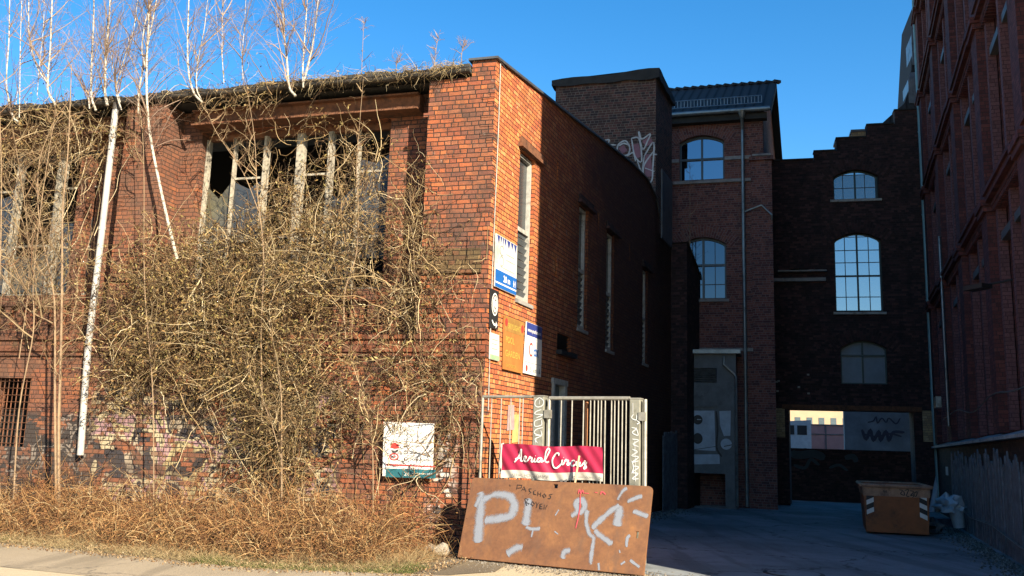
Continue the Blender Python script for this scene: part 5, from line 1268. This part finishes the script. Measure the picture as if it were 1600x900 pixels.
# pebbles
def scatter_mesh(name, mat, V, F, label, cat=None, kind='stuff'):
    me = bpy.data.meshes.new(name); me.vertices.add(len(V)); me.vertices.foreach_set('co', np.asarray(V, np.float32).ravel())
    n = F.shape[1]; me.loops.add(F.size); me.loops.foreach_set('vertex_index', F.ravel().astype(np.int32)); me.polygons.add(len(F))
    me.polygons.foreach_set('loop_start', np.arange(0, F.size, n, dtype=np.int32)); me.polygons.foreach_set('loop_total', np.full(len(F), n, np.int32))
    me.update(calc_edges=True); me.validate()
    for x in (mat if isinstance(mat, (list, tuple)) else [mat]): me.materials.append(x)
    o = bpy.data.objects.new(name, me); COL.objects.link(o)
    if label: o['label'] = label
    if cat: o['category'] = cat
    if kind: o['kind'] = kind
    return o
def tubes(P, Rr, sides=3):
    """P (N,M,3) centre lines, Rr (N,M) radii -> verts, quads"""
    N, Mm, _ = P.shape
    T = np.gradient(P, axis=1); T /= np.linalg.norm(T, axis=2, keepdims=True)+1e-9
    ref = rng.normal(size=(N, 1, 3)); ref = np.broadcast_to(ref, P.shape)
    A_ = np.cross(T, ref); A_ /= np.linalg.norm(A_, axis=2, keepdims=True)+1e-9; Bb = np.cross(T, A_)
    an = np.arange(sides)*math.tau/sides
    V = P[:, :, None, :]+Rr[:, :, None, None]*(A_[:, :, None, :]*np.cos(an)[None, None, :, None]+Bb[:, :, None, :]*np.sin(an)[None, None, :, None])
    idx = np.arange(N*Mm*sides).reshape(N, Mm, sides); a = idx[:, :-1]; b = idx[:, 1:]
    F = np.stack([a, np.roll(a, -1, 2), np.roll(b, -1, 2), b], -1).reshape(-1, 4)
    return V.reshape(-1, 3), F
def walk(S, D, L, Mm, wander=.25, grav=0.0, target=None):
    N = len(S); P = np.zeros((N, Mm, 3)); P[:, 0] = S; D = D/(np.linalg.norm(D, axis=1, keepdims=True)+1e-9); st = (L/(Mm-1))[:, None]
    curl = rng.normal(size=(N, 3))*wander*.6
    for i in range(1, Mm):
        D = D+rng.normal(size=(N, 3))*wander+curl; D[:, 2] -= grav; D /= np.linalg.norm(D, axis=1, keepdims=True)+1e-9
        P[:, i] = P[:, i-1]+D*st
    return P
def join(parts):
    V = []; F = []; b = 0
    for v, f in parts: V.append(v); F.append(f+b); b += len(v)
    return np.concatenate(V), np.concatenate(F)
def leaves(C, size, stretch=1.6):
    N = len(C); a = rng.normal(size=(N, 3)); a /= np.linalg.norm(a, axis=1, keepdims=True); b = np.cross(a, rng.normal(size=(N, 3))); b /= np.linalg.norm(b, axis=1, keepdims=True)+1e-9
    s = size[:, None]; V = np.stack([C-a*s*stretch, C+b*s*.55, C+a*s*stretch+np.cross(a, b)*s*.5, C-b*s*.55], 1).reshape(-1, 3)
    return V, np.arange(4*N).reshape(N, 4)
fu, fn_, fz_ = np.array(FW.d), np.array(FW.n), np.array((0, 0, 1.0)); fo = np.array(FW.o)
def FP(u, z, o): return fo+np.outer(u, fu)+np.outer(z, fz_)+np.outer(o, fn_)

# ============================================================ CLIMBING VINES
def blob_samples(blobs, N):
    w_ = np.array([b[4]*b[2]*b[3] for b in blobs], float); w_ /= w_.sum(); k = rng.choice(len(blobs), N, p=w_)
    out = np.zeros((N, 2)); r = np.sqrt(rng.random(N)); a = rng.random(N)*math.tau
    cen = np.array([FW.uv(b[0], b[1]) for b in blobs]); rx = np.array([b[2]/93 for b in blobs]); rz_ = np.array([b[3]/93 for b in blobs])
    out[:, 0] = cen[k, 0]+rx[k]*r*np.cos(a); out[:, 1] = cen[k, 1]+rz_[k]*r*np.sin(a); return out
def vine(name, label, blobs, N, NL, offr, cat='climbing plant', wander=.27, vert=1.0, rad=(.0018, .0052), Lr=(.25, 1.3), woody=26):
    q = blob_samples(blobs, int(N*1.9)); ph = rng.random(6)*6
    cf = np.sin(q[:, 0]*4.3+ph[0])*np.sin(q[:, 1]*3.7+ph[1])+.7*np.sin(q[:, 0]*9.1+q[:, 1]*6+ph[2])+.6*np.sin(q[:, 1]*13+ph[3]-q[:, 0]*5)
    q = q[np.argsort(-(cf*1.2+rng.normal(size=len(q))*.7))][:N]; rng.shuffle(q); off = offr[0]+(offr[1]-offr[0])*rng.random(N)**1.3
    S = FP(q[:, 0], q[:, 1], off); D = fu*rng.normal(size=(N, 1))*1.0+fz_*(rng.normal(size=(N, 1))*vert+.15*vert)+fn_*rng.normal(size=(N, 1))*.45
    L = rng.uniform(*Lr, N); P = walk(S, D, L, 9, wander, .03)
    o = (P-fo)@fn_; P -= (np.minimum(o-.02, 0))[:, :, None]*fn_   # keep outside the wall
    uu_ = (P-fo)@fu; P -= (np.minimum(uu_-.03, 0))[:, :, None]*fu
    r0 = rng.uniform(*rad, N)*(rng.random(N)**3*2.0+.8); Rr = r0[:, None]*np.linspace(1, .35, 9)[None]
    parts = [tubes(P, Rr)]
    if woody:
        k_ = rng.choice(N, woody); Sw = FP(q[k_, 0]+rng.normal(size=woody)*.3, np.maximum(q[k_, 1]-rng.uniform(.6, 2.2, woody), .1), np.full(woody, .12)); Dw = fz_+fu*rng.normal(size=(woody, 1))*.35+fn_*.08
        Pw = walk(Sw, Dw, rng.uniform(1.2, 3.2, woody), 14, .16, -.03); ow = (Pw-fo)@fn_; Pw -= (np.minimum(ow-.03, 0)+np.maximum(ow-.55, 0))[:, :, None]*fn_
        uw = (Pw-fo)@fu; Pw -= (np.minimum(uw-.05, 0))[:, :, None]*fu; Pw[:, :, 2] = np.minimum(Pw[:, :, 2], 7.9); parts.append(tubes(Pw, (rng.uniform(.004, .0105, woody))[:, None]*np.linspace(1, .35, 14)[None], 4))
    o1 = scatter_mesh(name, M['vine'], *join(parts), label, cat, None)
    kk = rng.integers(0, N, NL); jj = rng.integers(1, 9, NL); C = P[kk, jj]+rng.normal(size=(NL, 3))*.02
    lf_ = scatter_mesh('dried_leaves', M['vineleaf'], *leaves(C, rng.uniform(.008, .026, NL)), None, None, 'stuff'); lf_.parent = o1
    return o1
vine('climbing_vine', 'tangled dry vine filling the big broken window over the street', [(500, 390, 100, 80, 1.0), (560, 320, 45, 100, .55), (430, 350, 60, 70, .5), (480, 240, 90, 60, .10), (380, 410, 90, 50, 1.0), (300, 400, 50, 40, .4)], 1700, 9000, (-.45, .3), vert=1.9, woody=34)
vine('climbing_vine', 'dense olive brown vine mound spilling over the cornice left of centre', [(280, 480, 90, 70, 1.0), (420, 500, 110, 90, 1.2), (330, 550, 150, 60, 1.2), (210, 530, 55, 110, .7), (480, 580, 80, 40, .6), (330, 420, 80, 60, .7), (540, 480, 50, 60, .35), (240, 410, 50, 50, .45), (190, 600, 30, 50, .5), (600, 540, 60, 30, .15)], 2300, 27000, (.02, .5), woody=60)
vine('climbing_vine', 'straw coloured vine curtain hanging below the cornice over the graffiti', [(430, 640, 50, 80, 1.0), (510, 640, 70, 50, .5), (340, 615, 100, 25, .5), (445, 720, 50, 60, .8), (600, 600, 70, 50, .22), (230, 610, 60, 30, .12)], 1350, 9000, (.03, .5))
vine('climbing_vine', 'thin bare vine strands crossing the lit pilaster beside the corner', [(650, 440, 50, 100, 1.0), (700, 580, 60, 70, 1.0), (640, 350, 30, 120, .6), (720, 640, 40, 60, .5), (700, 450, 60, 60, .25), (660, 690, 60, 60, .5)], 900, 2300, (.02, .25))
vine('climbing_vine', 'grey twiggy growth hanging under the gutter at the far left', [(80, 220, 110, 60, 1.0), (170, 240, 50, 60, .6), (60, 350, 80, 100, .5), (120, 430, 70, 80, .4), (400, 155, 70, 22, .8), (330, 150, 60, 20, .3)], 950, 2500, (-.05, .35), Lr=(.3, 1.1))
# overhanging roof grass
N = 900; u = rng.uniform(.5, 4.6, N)*(1) ; z = 7.97+rng.uniform(-.03, .05, N); dens = .12+.85*np.exp(-((u-.9)/.8)**2)+.35*np.exp(-((u-3.2)/.9)**2); keep = rng.random(N) < dens; u = u[keep]; z = z[keep]; N = len(u)
S = FP(u, z, rng.uniform(-.15, .24, N)); D = fn_*rng.uniform(.2, 1, (N, 1))+fz_*rng.uniform(.1, .9, (N, 1))+fu*rng.normal(size=(N, 1))*.8
P = walk(S, D, rng.uniform(.12, .5, N), 7, .15, .3); scatter_mesh('roof_grass', M['straw'], *tubes(P, np.linspace(.005, .001, 7)[None]*np.ones((N, 1))), 'dry grass hanging over the gutter', 'grass')
N = 2600; S = FP(rng.uniform(.8, 19, N), 7.94+rng.uniform(-.06, .05, N), rng.uniform(-.1, .24, N)); D = rng.normal(size=(N, 3))+np.array((0, 0, .5)); P = walk(S, D, .06+.35*rng.random(N)**3, 6, .35, .12)
scatter_mesh('roof_moss', M['vine'], *tubes(P, np.linspace(.005, .001, 6)[None]*np.ones((N, 1))), 'moss and twig litter along the old gutter', 'moss')

# ============================================================ TREES
def tree(name, label, trunks, ntw, bark, twig, cat, group, r0=.02, up=.75, Lb=(.5, 1.6), start=.15, twr=.0035, spread=1.0, sub=3, base=None):
    """trunks: list of world-space polylines; each gets its own limbs and fine twigs"""
    base = Vector(trunks[0][0][0]) if base is None else base
    t = thing(name, trunks[0][0][0], label, cat, group)
    mb = MB()
    tw_parts = []
    for pts, ra, rb_ in trunks:
        sm = [Vector(p) for p in smooth([tuple(p) for p in pts], 5)]
        n = len(sm); mb.tube(sm, [ra+(rb_-ra)*i/(n-1) for i in range(n)], 7)
        arr = np.array([tuple(p) for p in sm]); k = max(2, int(ntw*1.9/len(trunks)))
        s_ = start+(1-start)*rng.random(k); idx = s_*(n-1); i0 = np.clip(idx.astype(int), 0, n-2); f_ = (idx-i0)[:, None]
        S = arr[i0]*(1-f_)+arr[i0+1]*f_; a = rng.random(k)*math.tau
        D = np.stack([np.cos(a)*spread, np.sin(a)*spread, np.full(k, up)+rng.normal(size=k)*.3], 1)
        L = rng.uniform(*Lb, k)*(1.2-.5*s_); P = walk(S, D, L, 8, .10, -.04); tw_parts.append(tubes(P, (twr*(1.0+2.0*rng.random(k)**4)*1.3)[:, None]*np.linspace(1, .3, 8)[None]))
        for _ in range(sub):
            j = rng.integers(1, 7, k); S2 = P[np.arange(k), j]; D2 = (P[np.arange(k), j+1]-P[np.arange(k), j]); D2 /= np.linalg.norm(D2, axis=1, keepdims=True); D2 = D2+rng.normal(size=(k, 3))*.5
            L2 = L*rng.uniform(.25, .6, k); P2 = walk(S2, D2, L2, 6, .12, -.02); tw_parts.append(tubes(P2, np.full((k, 1), twr*.75)*np.linspace(1, .35, 6)[None]))
            for _ in range(2):
                j = rng.integers(1, 5, k); S3 = P2[np.arange(k), j]; D3 = D2+rng.normal(size=(k, 3))*.7; P3 = walk(S3, D3, L2*.55, 4, .12, .0); tw_parts.append(tubes(P3, np.full((k, 1), twr*.5)*np.linspace(1, .4, 4)[None]))
    mb.build('trunk', bark, t)
    c = scatter_mesh('crown', twig, *join(tw_parts), None, None, None); c.parent = t; c.matrix_parent_inverse = Matrix.Translation(-t.location)
    c.location = (0, 0, 0)
    return t
def fpx(pts, off=.15): return [FW.p(*FW.uv(x, y, off), off) for x, y in pts]
ROOF = 'young birches rooted along the roof gutter'
RB = [('young_birch', 'slim leaning birch at the far left end of the gutter', [([(28, 190), (20, 180), (10, 130), (14, 60), (16, -60)], .022, .008), ([(30, 185), (31, 140), (32, 60), (36, -50)], .012, .006)], 20),
 ('young_birch', 'forked birch on the gutter above the rusty beam, with a kinked left stem', [([(88, 165), (76, 145), (75, 120), (79, 70), (82, -20), (84, -90)], .026, .009), ([(75, 130), (58, 105), (46, 60), (45, 0), (46, -70)], .018, .007)], 26),
 ('young_birch', 'straight white birch stem pair rooted above the second window pier', [([(150, 173), (143, 150), (143, 100), (146, 40), (148, -80)], .026, .010), ([(140, 170), (137, 140)], .015, .012)], 22),
 ('young_birch', 'thick straight white birch just left of the drainpipe top', [([(168, 166), (164, 140), (166, 80), (171, 20), (176, -90)], .032, .012)], 22),
 ('young_birch', 'thin curved birch leaning right over the drainpipe', [([(190, 172), (183, 150), (182, 135), (195, 90), (208, 50), (215, 0), (222, -80)], .014, .006), ([(188, 160), (178, 120), (173, 80)], .01, .004)], 18),
 ('young_birch', 'slender birch with bright stem leaning right beside the tall bowed birch', [([(216, 178), (217, 145), (222, 115), (235, 50), (246, -10), (255, -80)], .02, .009)], 18),
 ('young_birch', 'two stemmed birch standing alone on the gutter right of the bowed birch', [([(316, 160), (303, 145), (295, 115), (293, 70), (295, 0), (296, -80)], .024, .009), ([(314, 155), (307, 135), (310, 90), (320, 40), (328, -40)], .014, .006)], 24),
 ('young_birch', 'leftmost curved stem of the birch trio on the gutter near the grass', [([(462, 150), (452, 135), (448, 90), (443, 40), (440, -60)], .026, .009)], 20),
 ('young_birch', 'forked birch of the trio, its two stems parting at the gutter', [([(474, 137), (473, 110), (476, 60), (480, 0), (482, -60)], .017, .007), ([(474, 130), (482, 100), (490, 60), (497, 0), (500, -60)], .02, .008)], 22),
 ('young_birch', 'faint thin birch sapling between the bowed birch and the trio', [([(380, 125), (378, 90), (382, 40), (386, -40)], .008, .004)], 12),
 ('young_birch', 'faint thin birch sapling just left of the trio', [([(350, 130), (347, 80), (348, 20), (350, -40)], .008, .004)], 12),
 ('young_birch', 'faint birch whip between the two leftmost gutter birches', [([(58, 150), (62, 100), (68, 40), (70, -40)], .008, .004)], 12)]
for nm, lb, tr_, nt_ in RB: tree(nm, lb, [(fpx(p, .27), a*.9, b) for p, a, b in tr_], nt_, M['birch'], M['birchtwig'], 'birch', ROOF, up=1.2, Lb=(.5, 1.5), start=.12, twr=.0042, spread=.8)
tree('tall_birch', 'tall bowed white birch growing from the vines up past the gutter', [(fpx([(277, 405), (268, 370), (252, 300), (236, 220), (230, 160), (229, 100), (232, 40), (234, -80)], .35), .030, .014), (fpx([(229, 110), (222, 80), (226, 40), (238, -10), (242, -80)], .35), .014, .007)], 44, M['birch'], M['birchtwig'], 'birch', None, up=1.1, Lb=(.5, 1.6), start=.4, twr=.0042, spread=.8)
for (px, h0, seed, lb) in ((565, 115, 1, 'thin red twigged sapling whip above the lintel on the gutter'), (620, 100, 2, 'tiny bare shrub on the roof edge left of the hanging grass'), (680, 88, 3, 'small twiggy shrub on the roof grass'), (722, 80, 4, 'small grey twiggy shrub beside the corner coping')):
    top_ = {565: 40, 620: 92, 680: 62, 722: 68}[px]
    tree('roof_shrub', lb, [(fpx([(px-2, h0+22), (px, h0), (px+3, top_+5), (px+5, top_-5)], .05), .006, .003)], 9, M['sapling'], M['birchtwig'], 'shrub', 'little shrubs on the roof edge', up=1.0, Lb=(.12, .3), start=.2, twr=.003, sub=2)
def gp_(px, py_base, off): return FW.p(FW.uv(px, py_base, off)[0], 0, off)
def sap(name, label, paths, n, group, off, Lb=(.5, 1.6), bark='sapling', tw_='saplingtwig', start=.3, up=.9, twr=.0045):
    tree(name, label, [(fpx(p, off), a, b) for p, a, b in paths], n, M[bark], M[tw_], 'sapling', group, up=up, Lb=Lb, start=start, twr=twr, spread=.9, sub=3)
GS = 'bare saplings growing before the street wall'
sap('bare_sapling', 'twin stemmed tan sapling left of the drainpipe', [([(92, 800), (92, 660), (95, 560), (97, 440), (98, 330), (106, 240), (110, 150), (112, 100)], .028, .006), ([(88, 800), (86, 640), (86, 520), (84, 460), (72, 400), (60, 330), (62, 250), (85, 190)], .022, .005), ([(80, 430), (60, 420), (30, 330), (8, 270)], .012, .004), ([(82, 505), (40, 480), (0, 425)], .014, .006), ([(84, 480), (50, 470), (10, 400)], .011, .004)], 60, GS, .8, (.4, 1.3), start=.2)
sap('bare_sapling', 'leaning forked sapling at the left picture edge', [([(20, 800), (30, 640), (52, 520), (52, 440), (62, 340), (76, 240), (88, 170)], .014, .004), ([(0, 780), (-10, 600), (0, 420), (2, 260), (-3, 120)], .02, .006), ([(30, 560), (45, 440), (40, 330), (20, 200)], .009, .003)], 36, GS, .95, (.4, 1.2))
sap('bare_sapling', 'straight thin sapling crossing the pilaster right of the drainpipe', [([(240, 800), (240, 700), (238, 600), (228, 480), (225, 400), (225, 280), (222, 200), (210, 110)], .012, .004)], 14, GS, .55, (.3, .9), start=.3)
sap('bare_sapling', 'pale sapling rising through the vines in the big window', [([(410, 640), (408, 520), (412, 400), (402, 300), (398, 220), (388, 150)], .014, .004), ([(404, 330), (380, 270), (340, 210), (322, 170)], .009, .003)], 18, GS, .5, (.3, .9))
sap('bare_sapling', 'crooked sapling rooted on the cornice below the right window pier', [([(540, 530), (538, 460), (556, 400), (560, 330), (557, 260), (563, 180), (568, 120)], .013, .003)], 14, GS, .2, (.2, .6))
sap('bare_sapling', 'pale sapling in the shadowed recess beside the corner pilaster', [([(652, 520), (648, 440), (645, 360), (640, 300)], .012, .004), ([(705, 505), (680, 455), (655, 400), (640, 350)], .010, .004)], 14, GS, .12, (.2, .6))
sap('bare_sapling', 'forked sapling stem standing before the graffiti wall', [([(440, 820), (440, 700), (438, 600), (420, 500)], .016, .006), ([(440, 720), (420, 650), (380, 560)], .01, .004)], 24, GS, .7, (.3, .9), tw_='vine')
sap('bare_sapling', 'small sapling above the brambles left of the white notice board', [([(583, 800), (582, 700), (575, 650), (560, 590)], .010, .004)], 14, GS, .5, (.3, .7), tw_='vine')
tb = LW.p(15.6, 7.8, .45); 
pts = [LW.p(15.6, 7.78, .5)]; TP = Plane(pts[0], Vector((1, -.2, 0)), (0, -1, 0))
tree('thin_sapling', 'thin bare sapling on the outbuilding in front of the factory window', [([TP.p(*TP.uv(1078, y)) for y in (440, 400, 350, 300, 255)], .018, .005)], 12, M['sapling'], M['birchtwig'], 'sapling', None, up=1.0, Lb=(.3, .8), start=.1, twr=.004)

# ============================================================ BRAMBLES, GRASS, LITTER
def edge_off(u):
    """distance of the road edge from the wall at u"""
    e = [np.array(g[:2]) for g in (g0+dF*12, g0, g1, g2, Vector((-.1, 12.45, 0)))]
    pu = []; po = []
    for q in e:
        d = q-np.array(FW.o[:2]); pu.append(d@fu[:2]); po.append(d@fn_[:2])
    i = np.argsort(pu); return np.interp(u, np.array(pu)[i], np.array(po)[i])
def bram(name, label, u0, u1, N, NL, hmax, oo=(.05, .85), mat='bramble', Lr=(.5, 1.8), r=(.0022, .0065)):
    u = rng.uniform(u0, u1, N*2); nn_ = np.sin(u*2.7+.5)+np.sin(u*6.1)*.7+np.sin(u*11.3+2)*.5; u = u[rng.random(N*2) < .5+.2*nn_][:N]; N = len(u); cl = .72+.25*(np.sin(u*3.1)+.8*np.sin(u*7.7+1))*np.sin(u*1.3+.6); e = edge_off(u); f_ = oo[0]+(oo[1]-oo[0])*rng.random(N); S = FP(u, np.zeros(N), e*f_); a = rng.random(N)*math.tau
    S[:, 2] += rng.random(N)**2*hmax*.8*(1-f_*.7)
    D = np.stack([np.cos(a)*.7, np.sin(a)*.7, rng.uniform(.3, 1.6, N)], 1); L = rng.uniform(*Lr, N)*hmax*(1-f_*.6)*cl; P = walk(S, D, L, 10, .22, .17)
    P[:, :, 2] = np.maximum(P[:, :, 2], .015); o = (P-fo)@fn_; P -= (np.minimum(o-.03, 0))[:, :, None]*fn_
    Rr = rng.uniform(*r, N)[:, None]*np.linspace(1, .35, 10)[None]
    o1 = scatter_mesh(name, M[mat], *tubes(P, Rr), label, 'bramble', None)
    kk = rng.integers(0, N, NL); jj = rng.integers(1, 10, NL); C = P[kk, jj]+rng.normal(size=(NL, 3))*.03; C[:, 2] = np.maximum(C[:, 2], .01)
    l_ = scatter_mesh('dead_leaves', M['brleaf'], *leaves(C, rng.uniform(.007, .018, NL)), None, None, 'stuff'); l_.parent = o1
bram('bramble_thicket', 'rusty brown bramble thicket along the foot of the street wall at left', 6.6, 12.5, 4300, 9000, 1.05)
bram('bramble_thicket', 'rusty brown bramble thicket before the graffiti in the middle of the wall', 3.2, 6.8, 3600, 8000, .92)
bram('bramble_thicket', 'straw toned bramble tangle below the white notice board', .75, 3.4, 3700, 7000, 1.05)
def grass(name, label, N, f0, f1, mat, L, u0=.2, u1=13, r=.0022, grav=.12):
    u = rng.uniform(u0, u1, N); e = edge_off(u); f_ = f0+(f1-f0)*rng.random(N); S = FP(u, np.full(N, .005), e*f_+rng.normal(size=N)*.04); a = rng.random(N)*math.tau
    cl = (np.sin(u*5.1)+np.sin(u*2.3+1)+np.sin(f_*17+u))*.16+.75
    D = np.stack([np.cos(a)*.8, np.sin(a)*.8, rng.uniform(.3, 1.4, N)], 1); P = walk(S, D, rng.uniform(*L, N)*cl, 5, .12, grav); P[:, :, 2] = np.maximum(P[:, :, 2], .008)
    scatter_mesh(name, M[mat], *tubes(P, np.full((N, 1), r)*np.linspace(1, .3, 5)[None]), label, 'grass')
grass('dry_grass', 'straw grass on the verge', 26000, .35, 1.03, 'straw', (.06, .28))
grass('dry_undergrowth', 'rusty undergrowth of dry stalks', 9000, .1, .9, 'bramble', (.15, .55))
grass('green_grass', 'green grass tufts along the verge front', 9000, .78, 1.02, 'green', (.03, .12), .0, 3.0)
grass('green_tuft', 'green grass patch on the left verge', 1400, .8, .97, 'green', (.04, .14), 6.6, 7.8)
N = 16000; u = rng.uniform(-.3, 13, N); e = edge_off(u); f_ = rng.random(N)**.6*1.12; C = FP(u, rng.uniform(.008, .05, N)*(f_ < 1)+.012, e*f_+rng.normal(size=N)*.06); scatter_mesh('leaf_litter', M['litter'], *leaves(C, rng.uniform(.006, .02, N), 1.2), 'dead leaves strewn over the verge', 'leaves')
# loose grit along the plate, the road edge and the mill foot
def grit(label, C, s):
    N = len(C); base = np.array([(1, 0, 0), (-.5, .87, 0), (-.5, -.87, 0), (0, 0, 1.0)]); V = C[:, None, :]+base[None]*s[:, None, None]*rng.uniform(.6, 1.3, (N, 4, 1)); i = np.arange(N)[:, None, None]*4
    F = (np.array([(0, 1, 3), (1, 2, 3), (2, 0, 3)])[None]+i).reshape(-1, 3); return scatter_mesh('grit', M['stone_grit'], V.reshape(-1, 3), F, label, 'grit')
M['stone_grit'] = island('grit_stones', [(0, (.12, .1, .08)), (.6, (.3, .26, .2)), (1, (.55, .5, .42))])
N = 2600; x = rng.uniform(0, 1, N); lineA = np.array(bA)+(np.array(bB)-np.array(bA))*x[:, None]*1.15; C = lineA+np.array(bn)*rng.normal(size=(N, 1))*.3-np.array(bn)*-.05; C[:, 2] = .006
grit('grit and crumbs of stone along the foot of the plate', C, rng.uniform(.004, .018, N))
N = 2500; u = rng.uniform(-6, 9, N); C = np.array([tuple(RW.p(a, .008, .25+abs(b)*.25)) for a, b in zip(u, rng.normal(size=N))]); grit('rubble crumbs along the foot of the plank fence', C, rng.uniform(.008, .035, N))
N = 1500; u = rng.uniform(2, 14, N); C = np.array([tuple(LW.p(a, .008, .1+abs(b)*.35)) for a, b in zip(u, rng.normal(size=N))]); grit('rubble crumbs along the foot of the alley wall', C, rng.uniform(.008, .04, N))
